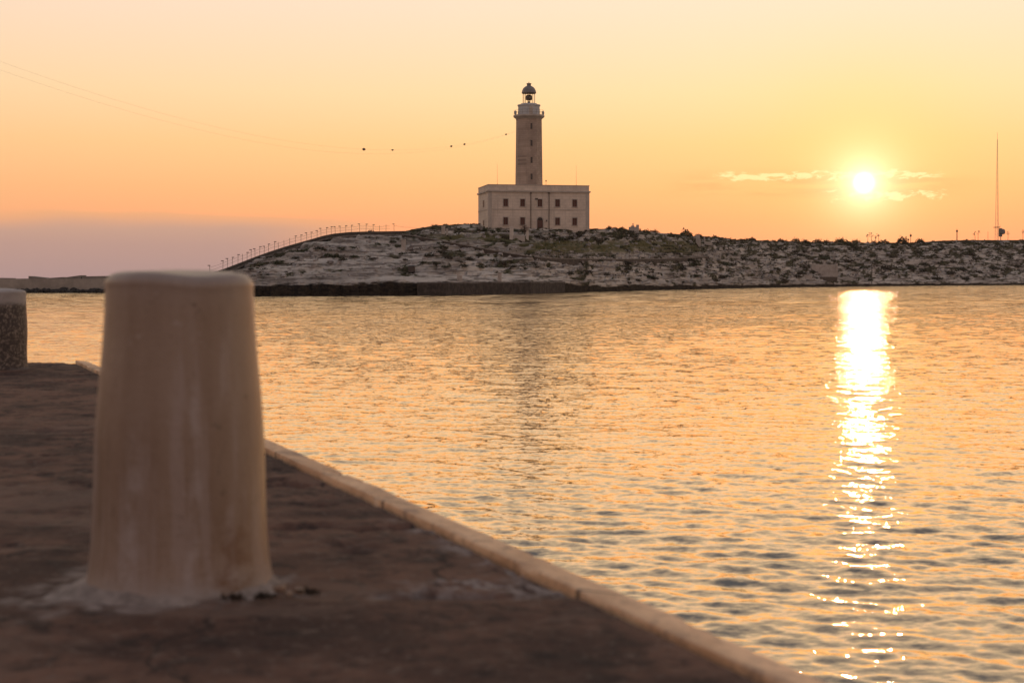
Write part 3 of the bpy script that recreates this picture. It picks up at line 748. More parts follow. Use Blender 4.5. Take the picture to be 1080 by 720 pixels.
    for pyy in (133.5, 151.3, 169.3, 186.7):
        z = CAMZ+(HOR-pyy)/FPX*307-BZ; fr_ = (z-Ht)/(tz1-Ht); ap = 2.78-.16*fr_
        bm = bmesh.new(); yy = ty-ap
        box(bm, tx-.34, tx+.34, yy-.07, yy-.004, z-.72, z-.6); box(bm, tx-.34, tx-.22, yy-.07, yy-.004, z-.6, z+.7); box(bm, tx+.22, tx+.34, yy-.07, yy-.004, z-.6, z+.7); box(bm, tx-.34, tx+.34, yy-.07, yy-.004, z+.7, z+.85)
        f = from_bm('tower_window', bm, M['tower'], tw)
        bm = bmesh.new(); box(bm, tx-.22, tx+.22, yy-.03, yy+.05, z-.6, z+.7); from_bm('window_pane', bm, M['glass_dark'], f)
    # gallery
    g0 = tz1
    bm = bmesh.new(); lathe(bm, [(2.75, g0-.35), (2.9, g0-.15), (3.25, g0+.12), (3.38, g0+.22), (3.4, g0+.52), (3.34, g0+.56), (2.3, g0+.56)], 40, (tx, ty)); gal = from_bm('gallery', bm, M['trim'], root)
    bm = bmesh.new()
    n = 20; rr = 3.25; zz = g0+.56
    for k in range(n):
        a = 2*math.pi*k/n; p = (tx+rr*math.cos(a), ty+rr*math.sin(a)); tube(bm, [(*p, zz), (*p, zz+1.05)], .022, 4)
    for hgt in (.5, 1.05):
        tube(bm, [(tx+rr*math.cos(2*math.pi*k/40), ty+rr*math.sin(2*math.pi*k/40), zz+hgt) for k in range(41)], .02, 4, False)
    from_bm('gallery_railing', bm, M['rust_metal'], gal)
    for a in (math.pi+.15, -.25):
        bm = bmesh.new(); p = (tx+3.1*math.cos(a), ty+3.1*math.sin(a)); lathe(bm, [(.12, zz), (.24, zz+.3), (.26, zz+.75), (.12, zz+.95)], 10, p); from_bm('floodlight', bm, M['white_paint'], gal)
    # drum
    d1 = 40.15-BZ
    bm = bmesh.new(); lathe(bm, [(2.4, g0+.5), (2.38, g0+.8), (2.34, d1-.3), (2.5, d1-.26), (2.5, d1), (1.9, d1+.06), (1.75, d1+.28)], 40, (tx, ty)); dr = from_bm('watch_room', bm, M['white_paint'], root, False)
    bm = bmesh.new(); box(bm, tx-.45, tx+.35, ty-2.42, ty-2.3, g0+.57, g0+2.3, .03); from_bm('watch_room_door', bm, M['trim'], dr)
    # lantern
    l1 = 42.75-BZ
    lan = empty('lantern_room', (tx, ty, d1+.25)); lan.parent = root
    hl = l1-d1-.25
    for k in range(8):
        a = 2*math.pi*k/8+math.pi/8; p = (1.3*math.cos(a), 1.3*math.sin(a)); bm = bmesh.new(); tube(bm, [(*p, 0), (*p, hl)], .055, 5); from_bm('glazing_bar', bm, M['rust_metal'], lan)
    gm, gt, gb = material('lantern_glass')
    gb.inputs['Base Color'].default_value = (1,.98,.95,1); gb.inputs['Roughness'].default_value = .02; gb.inputs['Transmission Weight'].default_value = 1; gb.inputs['IOR'].default_value = 1.02
    bm = bmesh.new(); lathe(bm, [(1.27, .02), (1.27, hl-.02)], 8, phase=math.pi/8, cap=False); from_bm('lantern_glass', bm, gm, lan)
    bm = bmesh.new(); lathe(bm, [(.30, 0), (.30, .5), (.1, .55), (.1, .8)], 12); lathe(bm, [(.45, .78), (.72, .9), (.8, 1.25), (.72, 1.65), (.5, 1.9), (.2, 1.98)], 16)
    from_bm('lamp_lens', bm, M['brass'], lan)
    bm = bmesh.new()
    z0 = hl
    lathe(bm, [(1.50, z0-.10), (1.60, z0-.04), (1.58, z0+.12), (1.50, z0+.50), (1.32, z0+.92), (1.02, z0+1.26), (.62, z0+1.50), (.46, z0+1.58), (.44, z0+1.92), (.56, z0+1.96), (.52, z0+2.1), (.1, z0+2.16), (.03, z0+2.5)], 24)
    from_bm('dome', bm, M['dome'], lan, True)
    return root
lighthouse()

# ------------------------------------------------------------------ walkway and railing on the left flank
WK = [(205,293.5),(222,288),(236,283.6),(252,277.5),(270,270.5),(285,265.2),(300,260.3),(315,256),(330,251.8),(341,248.6),(352,246.4),(368,244.8),(385,244.2),(405,244),(428,243.6)]
wpx = poly(WK)
def wd(u): return ridge_d(u) - 3.0
def walkway():
    root = empty('walkway', atpy(300, 260, float(wd(300)))); tag(root, 'long walkway with low parapet climbing the left flank of the island', 'walkway')
    o0 = root.location
    conc = weathered('walkway_concrete', (.12,.10,.09), (.20,.175,.155), .8, .9)
    dark = weathered('walkway_parapet', (.05,.042,.036), (.085,.07,.06), .8, .9)
    pale = weathered('walkway_paving', (.30,.27,.25), (.42,.39,.36), .8, .9)
    us_ = np.arange(205, 429, 2.0)
    P = [atpy(u, float(wpx(u)), float(wd(u))) - o0 for u in us_]
    def ribbon(name, y0, y1, z0, z1, mat):
        bm = bmesh.new(); prev = None
        for p in P:
            q = [bm.verts.new((p.x, p.y+a, p.z+b)) for a, b in ((y0, z0), (y1, z0), (y1, z1), (y0, z1))]
            if prev:
                for k in range(4): bm.faces.new((prev[k], prev[(k+1)%4], q[(k+1)%4], q[k]))
            else: bm.faces.new(q)
            prev = q
        bm.faces.new(prev[::-1])
        return from_bm(name, bm, mat, root)
    ribbon('parapet', 0, .35, -.62, 0, dark)
    ribbon('path_slab', -1.5, 2.2, -.92, -.63, conc)
    ribbon('embankment', .1, 2.4, -4.5, -.93, conc)
    ribbon('far_parapet', 1.9, 2.15, -.625, -.1, dark)
    return root
walkway()
def railing_left():
    root = empty('walkway_railing', atpy(300, 260, float(wd(300)))); tag(root, 'post and wire railing with small post heads along the climbing walkway', 'railing')
    o0 = root.location; rd = random.Random(8)
    xs = [221.0]; x = 235.0
    while x < 424: xs.append(x); x += rd.choice([4.2, 4.8, 5.2, 6.0]) + (2.5 if x > 370 else 0)
    tops = []
    for k, x in enumerate(xs):
        d = float(wd(x))+.15; b = atpy(x, float(wpx(x)), d)-o0; hgt = rd.choice([1.15, 1.25, 1.35]) * (1.0 if x < 385 else .95)
        lean = rd.uniform(-.05, .05)
        bm = bmesh.new(); tp = b + Vector((lean, 0, hgt)); tube(bm, [b-Vector((0,0,.3)), tp], .032, 5)
        tops.append(b + Vector((lean*.7, 0, hgt*.78)))
        p = from_bm('post', bm, M['rust_metal'], root)
        if rd.random() < .62:
            bm = bmesh.new(); s = rd.choice([-1, 1])
            box(bm, tp.x+s*.10-.2, tp.x+s*.10+.2, tp.y-.1, tp.y+.1, tp.z-.01, tp.z+.11, .03)
            from_bm('post_head', bm, M['rust_metal'], p)
    for frac in (1.0, .5):
        bm = bmesh.new(); pts = []
        for a, b in zip(tops, tops[1:]):
            for f in (0, .5): q = a.lerp(b, f); q.z -= .05*math.sin(f*math.pi); pts.append(q - Vector((0,0,(1-frac)*.9)))
        tube(bm, pts, .016, 4); from_bm('wire', bm, M['rust_metal'], root)
    # last stretch sags down to the hill
    bm = bmesh.new(); a = tops[-1]; b = atpy(440, 240.2, float(wd(440)))-o0; tube(bm, [a, a.lerp(b, .5)-Vector((0,0,.1)), b], .016, 4); from_bm('wire', bm, M['rust_metal'], root)
railing_left()

# dark retaining wall crossing the slope, with a second railing
def retaining():
    L = [(424,246.5),(440,249),(460,252.5),(480,256),(500,259.8),(520,263.6),(540,267.2),(560,270),(580,271.8),(610,272.6),(650,273),(700,272.6),(730,271.5),(748,270)]
    f = poly(L)
    root = empty('retaining_wall', hit(600, 273)); tag(root, 'dark low retaining wall running across the slope beneath the lighthouse', 'wall'); o0 = root.location
    mat = weathered('old_wall_stone', (.045,.036,.031), (.10,.08,.068), 1.1, .95, .8, .05)
    cap = weathered('old_wall_cap', (.17,.15,.135), (.25,.225,.20), .8, .9)
    us_ = np.arange(424, 749, 2.0); pts = []
    for u in us_:
        g = hit(u, float(f(u))+1.2); pts.append(g)
    ds = np.array([p.y for p in pts]); ker = np.ones(15)/15
    ds = np.convolve(np.pad(ds, 7, 'edge'), ker, 'valid')
    tops = [atpy(u, float(f(u)), d-2.2) - o0 for u, d in zip(us_, ds)]
    for name, z0, z1, y0, y1, mt in (('wall_face', -1.5, -.14, 0, .5, mat), ('wall_cap', -.135, 0, -.08, .62, cap), ('path', -.5, -.2, .51, 3.0, cap)):
        bm = bmesh.new(); prev = None; rd = random.Random(2)
        for p in tops:
            j = rd.uniform(-.05, .05) if name == 'wall_face' else 0
            q = [bm.verts.new((p.x, p.y+a+j, p.z+b)) for a, b in ((y0, z0), (y1, z0), (y1, z1), (y0, z1))]
            if prev:
                for k in range(4): bm.faces.new((prev[k], prev[(k+1)%4], q[(k+1)%4], q[k]))
            else: bm.faces.new(q)
            prev = q
        bm.faces.new(prev[::-1]); from_bm(name, bm, mt, root)
    r2 = empty('path_railing', tops[75]+o0); tag(r2, 'faint thin fence on the path below the green slope, right of the lighthouse door', 'railing'); o1 = o0 - r2.location
    sel = [(u, p) for u, p in zip(us_, tops) if 568 <= u <= 742][::2]
    tp = []
    for u, p in sel:
        b = p + o1 + Vector((0, .3, -.05)); bm = bmesh.new(); tube(bm, [b, b+Vector((0,0,1.25))], .03, 4); from_bm('post', bm, cap, r2); tp.append(b)
    for h in (.5, .85, 1.22):
        bm = bmesh.new(); tube(bm, [b+Vector((0,0,h)) for b in tp], .018, 4); from_bm('wire', bm, cap, r2)
retaining()

# ------------------------------------------------------------------ stone remains on the island
def stone_box(bm, w_, d_, h_, x=0, y=0, z=0, seed=0, rz=0):
    vs = box(bm, x-w_/2, x+w_/2, y-d_/2, y+d_/2, z, z+h_, .04, Matrix.Rotation(rz, 4, 'Z') if rz else None)
    for v in vs:
        if v.is_valid: v.co += Vector((.05*float(perlin(v.co.x*3+seed, v.co.z*3, seed)), .05*float(perlin(v.co.y*3, v.co.z*2+seed, seed+1)), .04*float(perlin(v.co.x*2, v.co.y*2, seed+2))))
def ruin(px, py, label, cat, name, pieces, group=None, mat='pale_stone', d=None):
    g = hit(px, py) if d is None else atpy(px, py, d)
    k = g.y/FPX; bm = bmesh.new()
    for i, (dx_, w_, h_, *rest) in enumerate(pieces):   # dx, width, height in photo px
        z = rest[0]*k if rest else 0
        stone_box(bm, w_*k, rest[1] if len(rest) > 1 else w_*k*.8, h_*k + (.5 if not z else 0), dx_*k, 0, z-(.5 if not z else 0), i+int(px))
    o = from_bm(name, bm, M[mat], None, False, g); tag(o, label, cat, group); return o
M['limewash'] = weathered('gate_limewash', (.46,.41,.36), (.60,.54,.48), .9, .9, .5, .03)
ruin(425.5, 262.5, 'pale square stone pillar standing below the end of the climbing walkway', 'pillar', 'stone_pillar', [(0, 4.4, 9), (0, 5.2, 1.2, 8.8)])
ruin(467.5, 246, 'pale stone block pillar on the hump left of the lighthouse', 'pillar', 'stone_pillar', [(0, 4, 7.5), (4, 2.2, 4.5)])
ruin(539.5, 252.5, 'left white gate pillar in front of the lighthouse', 'gate pillar', 'gate_pillar', [(0, 4, 12), (0, 4.8, 1, 12)], 'pair of gate pillars', 'limewash')
ruin(556, 252.5, 'right white gate pillar beside the bare tree in front of the lighthouse', 'gate pillar', 'gate_pillar', [(0, 3, 9.5), (0, 3.8, 1, 9.5)], 'pair of gate pillars', 'limewash')
ruin(547.5, 252.3, 'low pale wall joining the two gate pillars before the lighthouse', 'wall', 'gate_wall', [(0, 12.5, 4.2, 0, .5)])
ruin(527, 297.2, 'small whitish stone post on the edge of the dark quay wall', 'post', 'stone_post', [(0, 4.2, 9), (0, 4.8, .8, 9)])
ruin(486, 297.2, 'slim greyish stone post near the left part of the dark quay wall', 'post', 'stone_post', [(0, 3, 6.5), (-3, 2, 10)])
ruin(668.5, 244, 'small stone hut ruin with a spike on the skyline right of the lighthouse', 'ruin', 'hut_ruin', [(0, 10, 4.6), (4, 3, 7), (-1.2, 3.4, 6), (-.8, 1.0, 8.5)])
ruin(736, 258.5, 'left leaning stone pillar of the pair on the slope right of the hut ruin', 'pillar', 'stone_pillar', [(0, 4, 10.5), (1.4, 3, 6)], 'pair of ruined pillars')
ruin(743, 257, 'right thinner stone pillar of the pair on the slope right of the hut ruin', 'pillar', 'stone_pillar', [(0, 1.6, 8), (3.5, 8, 1.6)], 'pair of ruined pillars')
ruin(869, 291.5, 'smooth pale wall of a low shore building on the right part of the island', 'wall', 'shore_wall', [(0, 27, 12.5, 0, 1.0), (-13.5, 1.5, 13, 0, 1.4), (13, 2, 13.4, 0, 1.4)])
ruin(869, 294.6, 'dark low opening wall under the smooth pale shore wall', 'wall', 'shore_plinth', [(0, 27, 2.6, 0, 2.0)], mat='rust_metal')
ruin(852, 293.5, 'short stone stub wall just left of the smooth pale shore wall', 'wall', 'stub_wall', [(0, 9, 3.2, 0, .8)])
# solid dark block standing in for the shade inside a small cave mouth
g = hit(434, 288); bm = bmesh.new(); box(bm, -.55, .55, -.3, .5, 0, 1.15, .12); o = from_bm('niche_shade', bm, M['glass_dark'], None, False, g - Vector((0, .1, 0))); tag(o, 'small black block for the shade of a niche in the pale rock above the dark shore band', 'niche')
# dark quay wall at the foot of the island
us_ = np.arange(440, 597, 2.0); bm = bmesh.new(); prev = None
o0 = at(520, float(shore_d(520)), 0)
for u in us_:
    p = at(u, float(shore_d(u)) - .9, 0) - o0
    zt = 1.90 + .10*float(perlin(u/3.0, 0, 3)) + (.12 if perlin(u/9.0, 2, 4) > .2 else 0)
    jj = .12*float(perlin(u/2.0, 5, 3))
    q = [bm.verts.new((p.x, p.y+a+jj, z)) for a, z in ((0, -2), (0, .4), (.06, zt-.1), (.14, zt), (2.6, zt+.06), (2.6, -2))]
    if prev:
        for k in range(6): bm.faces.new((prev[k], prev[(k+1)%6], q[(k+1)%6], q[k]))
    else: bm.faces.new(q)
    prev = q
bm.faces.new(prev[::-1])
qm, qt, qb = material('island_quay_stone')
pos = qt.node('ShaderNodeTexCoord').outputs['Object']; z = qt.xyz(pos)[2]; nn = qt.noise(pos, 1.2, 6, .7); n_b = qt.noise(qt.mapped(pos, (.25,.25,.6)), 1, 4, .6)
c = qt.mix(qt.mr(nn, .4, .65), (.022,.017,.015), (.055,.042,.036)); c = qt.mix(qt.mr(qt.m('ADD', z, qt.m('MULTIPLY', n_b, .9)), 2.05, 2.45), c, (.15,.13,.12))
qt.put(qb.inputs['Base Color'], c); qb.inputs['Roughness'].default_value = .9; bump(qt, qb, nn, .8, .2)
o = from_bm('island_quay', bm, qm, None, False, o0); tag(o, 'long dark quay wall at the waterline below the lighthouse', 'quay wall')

# ------------------------------------------------------------------ shrubs
leafm = []
for i, (a, b) in enumerate((((.018,.022,.008), (.045,.048,.016)), ((.018,.016,.008), (.042,.034,.016)), ((.03,.022,.012), (.055,.040,.022)))):
    leafm.append(weathered('scrub_foliage', a, b, 3, .9, 0))
def shrub_mesh(seed, n=420, mat=0, flat=.85):
    rd = np.random.default_rng(seed); vs = []; fs = []
    ph = rd.uniform(0, 6.28, 4)
    for i in range(n):
        v = rd.normal(size=3); v /= np.linalg.norm(v); v[2] = abs(v[2])
        az_ = math.atan2(v[1], v[0]); wob_ = 1 + .16*math.sin(2*az_+ph[0]) + .13*math.sin(3*az_+ph[1]+v[2]*3) + .10*math.sin(5*az_+ph[2]+v[2]*5)
        p = v*.62*wob_*np.array([1, 1, flat])*rd.uniform(.62, 1.04)
        a = rd.normal(size=3); a /= np.linalg.norm(a); b = np.cross(a, v); b /= (np.linalg.norm(b)+1e-6); s_ = rd.uniform(.05, .11)
        k = len(vs); vs += [tuple(p-a*s_), tuple(p-b*s_*.6), tuple(p+a*s_), tuple(p+b*s_*.6)]; fs.append((k, k+1, k+2, k+3))
    # woody core so the bush does not read as empty
    me = bpy.data.meshes.new('shrub'); me.from_pydata(vs, [], fs); me.materials.append(leafm[mat]); return me
SM = [shrub_mesh(i, 340, i % 3) for i in range(8)]
rs = random.Random(12)
def shrub(px, py, wpx_, label, hscale=1.0, pos=None, var=None):
    g = hit(px, py) if pos is None else pos
    o = bpy.data.objects.new('shrub', SM[rs.randrange(8) if var is None else var]); COL.objects.link(o)
    s_ = wpx_*g.y/FPX/1.12
    o.location = g - Vector((0, 0, .12*s_)); o.scale = (s_, s_*.9, s_*1.15*hscale); o.rotation_euler = (0, 0, rs.uniform(0, 6.28))
    tag(o, label, 'shrub', 'dark scrub bushes on the island'); return o
ORD = ['first','second','third','fourth','fifth','sixth','seventh','eighth','ninth','tenth','eleventh','twelfth','thirteenth','fourteenth','fifteenth','sixteenth','seventeenth','eighteenth','nineteenth','twentieth',
 '21st','22nd','23rd','24th','25th','26th','27th','28th','29th','30th','31st','32nd','33rd','34th','35th','36th','37th','38th','39th','40th']
def ridge_pos(px, back=1.0):
    d = float(ridge_d(px))*1.0 + back; return Vector(((px-540)/FPX*d, d, float(H(px, d))))
# skyline bushes, right of the lighthouse
sky_r = []; _x = 643.0; _r = random.Random(41)
while _x < 1083:
    w_ = _r.choice([3.5, 4, 5, 6, 7, 9, 13]); sky_r.append((round(_x, 1), w_)); _x += w_*_r.uniform(.5, 1.2) + _r.choice([0, 1, 2, 4, 9])
sky_r = sky_r[:40]
for k, (x, w_) in enumerate(sky_r): shrub(x, 0, w_, ORD[k] + ' skyline bush counting rightward from the lighthouse', _r.uniform(.6, 1.1), ridge_pos(x, _r.uniform(-2, 2)))
sky_l = [(503,8),(493,9),(484,6),(470,7),(459,8),(446,5)]
for k, (x, w_) in enumerate(sky_l): shrub(x, 0, w_, ORD[k] + ' low skyline bush counting leftward from the lighthouse', .55, ridge_pos(x))
shrub(391, 245, 9, 'rounded bush on the crest beside the upper end of the climbing walkway', .8)
front = [(511,243,6),(519,246,8),(532,251,10),(567,250,9),(575,253,8),(583,249,7),(592,253,12),(601,252,9),(611,249,12),(618,254,8),(630,254,11),(639,253,8)]
for k, (x, y, w_) in enumerate(front): shrub(x, y, w_, ORD[k] + ' bush from the left in the row before the lighthouse front', .75)
slope = [(265,284,6),(275,280,5),(282,290,5),(291,277,11),(303,287,5),(312,273,9),(318,288,6),(325,266,8),(335,262,10),(346,270,10),(346,277,4),(353,287,6),(361,274,9),(374,272,9),(370,284,5),(393,273,8),(398,258,9),(414,256,8),(424,268,8),(427,274,7),(437,267,10),
         (452,270,12),(465,266,12),(447,278,9),(459,279,8),(473,272,10),(484,276,9),(494,274,11),(489,281,10),(506,282,11),(470,282,8),(505,270,9),(520,275,9),(530,278,10),(541,282,8),(553,284,7),(565,282,8),(582,283,9),(601,289,10),(619,287,11),(638,290,9),(611,277,8),(632,275,9)]
for k, (x, y, w_) in enumerate(slope):
    where = 'on the pale left cliff' if x < 420 else ('on the slope left of the lighthouse' if x < 512 else 'on the slope below the lighthouse')
    nth = [s_ for s_ in slope if (s_[0] < 420) == (x < 420) and (s_[0] < 512) == (x < 512)].index((x, y, w_))
    shrub(x, y, w_, ORD[nth] + ' bush from the left ' + where, .55)
rd_ = random.Random(77); right = []
while len(right) < 88:
    x = rd_.uniform(650, 1085); y0 = float(sky_y(x))+2; y1 = HOR+CAMZ/float(shore_d(x))*FPX-5
    y = rd_.uniform(y0+1, y1-1)
    w_ = rd_.uniform(6, 15)*(.7+.3*(y-y0)/(y1-y0))
    if all(abs(x-a)/7 + abs(y-b)/3 > 1.0 for a, b, c_ in right): right.append((x, y, w_))
right += [(783,273,12),(763,279,14),(842,269,12),(932,283,20),(908,282,11),(900,285,10),(961,283,14),(1014,284,12),(1048,283,13)]
def landmark(x):
    for a, b in ((735, 'between the hut ruin and the stone pillars'), (800, 'just right of the stone pillars'), (855, 'left of the smooth shore wall'), (890, 'above or beside the smooth shore wall'), (930, 'beneath the low sun'), (985, 'right of the low sun'), (1035, 'left of the antenna mast')):
        if x < a: return b
    return 'below the antenna mast'
cnt = {}
for x, y, w_ in sorted(right, key=lambda q: (landmark(q[0]), int((q[1]-250)/11), q[0])):
    row = ['upper', 'middle', 'lower', 'lowest'][min(3, max(0, int((y-250)/11)))]
    kk = (landmark(x), row); cnt[kk] = cnt.get(kk, -1)+1
    shrub(x, y, w_, f'{ORD[cnt[kk]]} {row} slope bush from the left, {landmark(x)}', .5)

# low scrub and tufts nobody could count
def tufts():
    rd = np.random.default_rng(9); vs = []; fs = []; n = 0
    while n < 2200:
        u = rd.uniform(262, 1090) if rd.random() < .8 else rd.uniform(640, 1090); s_ = rd.uniform(.06, 1.0)**.8
        v = float(fbm(along(u)/9, s_*7, 2, 171))
        if v + (.06 if u > 650 else (-.30 if u < 420 else -.05)) < rd.uniform(.0, .3): continue
        n += 1
        d = float(shore_d(u)) + s_*float(ridge_d(u)-shore_d(u)); x = (u-540)/FPX*d; g = np.array([x, d, float(H(u, d))])
        R0 = rd.uniform(.2, .75)*(d/300)**.7
        for i in range(10):
            v = rd.normal(size=3); v /= np.linalg.norm(v); v[2] = abs(v[2])
            p = g + v*R0*np.array([1, .8, .42])*rd.uniform(.4, 1); a = rd.normal(size=3); a /= np.linalg.norm(a); b = np.cross(a, v); b /= np.linalg.norm(b)+1e-6; q = R0*rd.uniform(.2, .42)
            k = len(vs); vs += [tuple(p-a*q), tuple(p-b*q*.6), tuple(p+a*q), tuple(p+b*q*.6)]; fs.append((k, k+1, k+2, k+3))
    me = bpy.data.meshes.new('low_scrub'); me.from_pydata(vs, [], fs)
    for mm in leafm: me.materials.append(mm)
    me.polygons.foreach_set('material_index', np.repeat(rd.integers(0, 3, len(fs)//10), 10).astype(np.int32))
    o = bpy.data.objects.new('low_scrub', me); COL.objects.link(o); tag(o, 'patchy low scrub and dry grass over the island rocks', 'scrub', kind='stuff')
tufts()
def rubble():
    rd = np.random.default_rng(19); bm = bmesh.new()
    for i in range(900):
        u = rd.uniform(262, 1090); s_ = rd.uniform(.16, .9)**1.1; d = float(shore_d(u)) + s_*float(ridge_d(u)-shore_d(u))
        r = rd.uniform(.15, .55)*(d/300)**.6; g = Vector(((u-540)/FPX*d, d, float(H(u, d))))
        q = bmesh.ops.create_cube(bm, size=1)['verts']; rot = Matrix.Rotation(rd.uniform(0, 3), 4, 'Z') @ Matrix.Rotation(rd.normal(0, .3), 4, 'X')
        for v in q: v.co = rot @ (Vector((v.co.x*r*2*rd.uniform(.8,1.2), v.co.y*r*1.3, v.co.z*r*rd.uniform(.7,1.2)))) + g
    o = from_bm('loose_rock', bm, M['rub'], None); tag(o, 'loose limestone rubble scattered over the island slope', 'rubble', kind='stuff')
M['rub'] = weathered('rubble_stone', (.16,.14,.13), (.36,.33,.31), .6, .95, .5, .05)
rubble()

# bare tree in front of the lighthouse
def tree():
    g = hit(553, 250.5); root = empty('small_tree', g); tag(root, 'small brownish tree in front of the second lower lighthouse window', 'tree')
    bark = weathered('bark', (.06,.045,.035), (.12,.09,.07), 5, .9); leaf = weathered('dry_leaves', (.05,.03,.022), (.09,.055,.04), 3, .9, 0)
    rd = random.Random(5); bm = bmesh.new(); tube(bm, [(0,0,-.3), (.05,0,.7), (-.03,.05,1.5), (.1,0,2.1)], [.14,.11,.09,.06], 6); tips = []
    for i in range(9):
        a = rd.uniform(0, 6.28); z0 = rd.uniform(.8, 1.9); L = rd.uniform(.6, 1.0); t_ = Vector((math.cos(a)*L*.75, math.sin(a)*L*.7, z0+L*rd.uniform(.3, 1))); tube(bm, [(0,0,z0), Vector((0,0,z0)).lerp(t_, .5)+Vector((0,0,.08)), t_], [.05,.035,.015], 5); tips.append(t_)
    from_bm('trunk', bm, bark, root)
    vs = []; fs = []
    for i in range(480):
        c = rd.choice(tips+[Vector((0,0,1.7))]); p = c + Vector((rd.gauss(0,.27), rd.gauss(0,.27), rd.gauss(0,.22))); a = Vector([rd.gauss(0,1) for _ in range(3)]).normalized(); b = a.orthogonal().normalized(); q = rd.uniform(.05,.1)
        k = len(vs); vs += [p-a*q, p-b*q*.5, p+a*q, p+b*q*.5]; fs.append((k, k+1, k+2, k+3))
    me = bpy.data.meshes.new('crown'); me.from_pydata(vs, [], fs); put('crown', me, leaf, root)
tree()

# ------------------------------------------------------------------ antenna mast, poles and dry stalks on the right skyline
def mast():
    b = ridge_pos(1051.5, 2); k = b.y/FPX; root = empty('antenna_mast', b); tag(root, 'tall thin lattice antenna mast near the right edge of the skyline', 'mast')
    h = (252-146)*k; w0 = 2.1*k
    mt = weathered('galvanised_steel', (.22,.20,.19), (.30,.27,.25), 1, .6)
    legs = []
    for i in range(3):
        a = 2*math.pi*i/3+.3; p0 = Vector((math.cos(a)*w0, math.sin(a)*w0, -.5)); p1 = Vector((math.cos(a)*.12+.2, math.sin(a)*.12, h)); legs.append((p0, p1))
        bm = bmesh.new(); tube(bm, [p0, p0.lerp(p1, .4), p1], [.085,.06,.04], 5); from_bm('leg', bm, mt, root)
    bm = bmesh.new(); n = 30
    for i in range(n):
        for j in range(3):
            a = legs[j][0].lerp(legs[j][1], i/n); b2 = legs[(j+1)%3][0].lerp(legs[(j+1)%3][1], (i+1)/n); tube(bm, [a, b2], .016, 4, False)
            if i % 2 == 0: tube(bm, [a, legs[(j+1)%3][0].lerp(legs[(j+1)%3][1], i/n)], .016, 4, False)
    from_bm('bracing', bm, mt, root)
    bm = bmesh.new(); tube(bm, [(.2, 0, h), (.2, 0, h+3)], .05, 5); from_bm('whip_aerial', bm, mt, root)
    bm = bmesh.new(); box(bm, -2.9*k, 2.6*k, -1.2, 1.2, 13.0*k, 13.7*k); 
    for x in (-2.6*k, 2.4*k): tube(bm, [(x, -1, 13.5*k), (x, -1, 13.5*k+1)], .05, 4)
    from_bm('platform', bm, M['rust_metal'], root)
    bm = bmesh.new(); box(bm, 2.4*k, 5.2*k, -.9, .9, 3.5*k, 12.4*k, .3, segs=2); lathe(bm, [(.7, 6*k), (1.2, 7*k), (1.2, 10*k), (.7, 11.5*k)], 12, (5.2*k, -.6)); from_bm('dish_cabinet', bm, M['dome'], root)
    bm = bmesh.new(); tube(bm, [(4*k, 0, -.5), (4*k, 0, 4*k)], .16, 5); from_bm('cabinet_post', bm, M['rust_metal'], root)
mast()
def pole(px, h_px, label, r=.11, head=True, pos=None, lean=0):
    b = ridge_pos(px, 0) if pos is None else pos; k = b.y/FPX; bm = bmesh.new(); h = h_px*k
    tube(bm, [(0,0,-.5), (lean*h,0,h)], [r, r*.8], 6)
    if head: box(bm, lean*h-.35, lean*h+.35, -.2, .2, h-.9, h-.1, .05); tube(bm, [(lean*h,0,h-.1),(lean*h,0,h+.6)], .05, 5)
    o = from_bm('pole', bm, M['rust_metal'], None, False, b); tag(o, label, 'pole', 'short poles on the island')
pole(960.5, 9, 'short skyline pole to the right below the sun')
pole(1009.3, 11, 'taller skyline pole halfway between the sun and the antenna mast', .2)
pole(1042, 9, 'bare thin pole just left of the antenna mast', .08, False)
pole(919.5, 23, 'tall bare pole standing on the lower slope beneath the sun', .11, False, hit(919.5, 299.6))
pole(903, 15, 'shorter bare pole on the lower slope left of the one beneath the sun', .08, False, hit(903, 297.5))
def stalk(px, h_px, label, seed):
    rd = random.Random(seed); b = ridge_pos(px, 0); k = b.y/FPX; h = h_px*k; bm = bmesh.new()
    ln = rd.uniform(-.12, .12)
    tube(bm, [(0,0,-.3), (ln*h*.4,0,h*.5), (ln*h,0,h)], [.10,.08,.04], 5)
    br = []
    for i in range(7):
        z = h*rd.uniform(.55, .95); a = rd.uniform(0, 6.28); L = h*rd.uniform(.08, .2); p = Vector((ln*z, 0, z)); q = p + Vector((math.cos(a)*L, math.sin(a)*L, L*.5)); br.append((p, q))
    o = from_bm('agave_stalk', bm, M['rust_metal'], None, False, b); tag(o, label, 'agave stalk', 'dry agave stalks on the skyline')
    for p, q in br:
        bm = bmesh.new(); tube(bm, [p, q], .035, 4); v = bmesh.ops.create_icosphere(bm, subdivisions=1, radius=.17, matrix=Matrix.Translation(q)); from_bm('flower_head', bm, M['rust_metal'], o)
for k, (x, h_, lb) in enumerate(((915, 9, 'first dry stalk from the left directly under the sun'), (919.5, 11, 'tall second dry stalk under the sun'), (923, 7, 'third small dry stalk under the sun'), (927, 9, 'fourth dry stalk under the sun, rightmost there'), (1028.5, 9, 'left stalk of the pair left of the antenna mast'), (1031.5, 10, 'right stalk of the pair left of the antenna mast'), (1063, 9, 'leaning dry stalk just right of the antenna mast'), (1079, 11, 'dry stalk at the right edge of the photo'))):
    stalk(x, h_, lb, k)

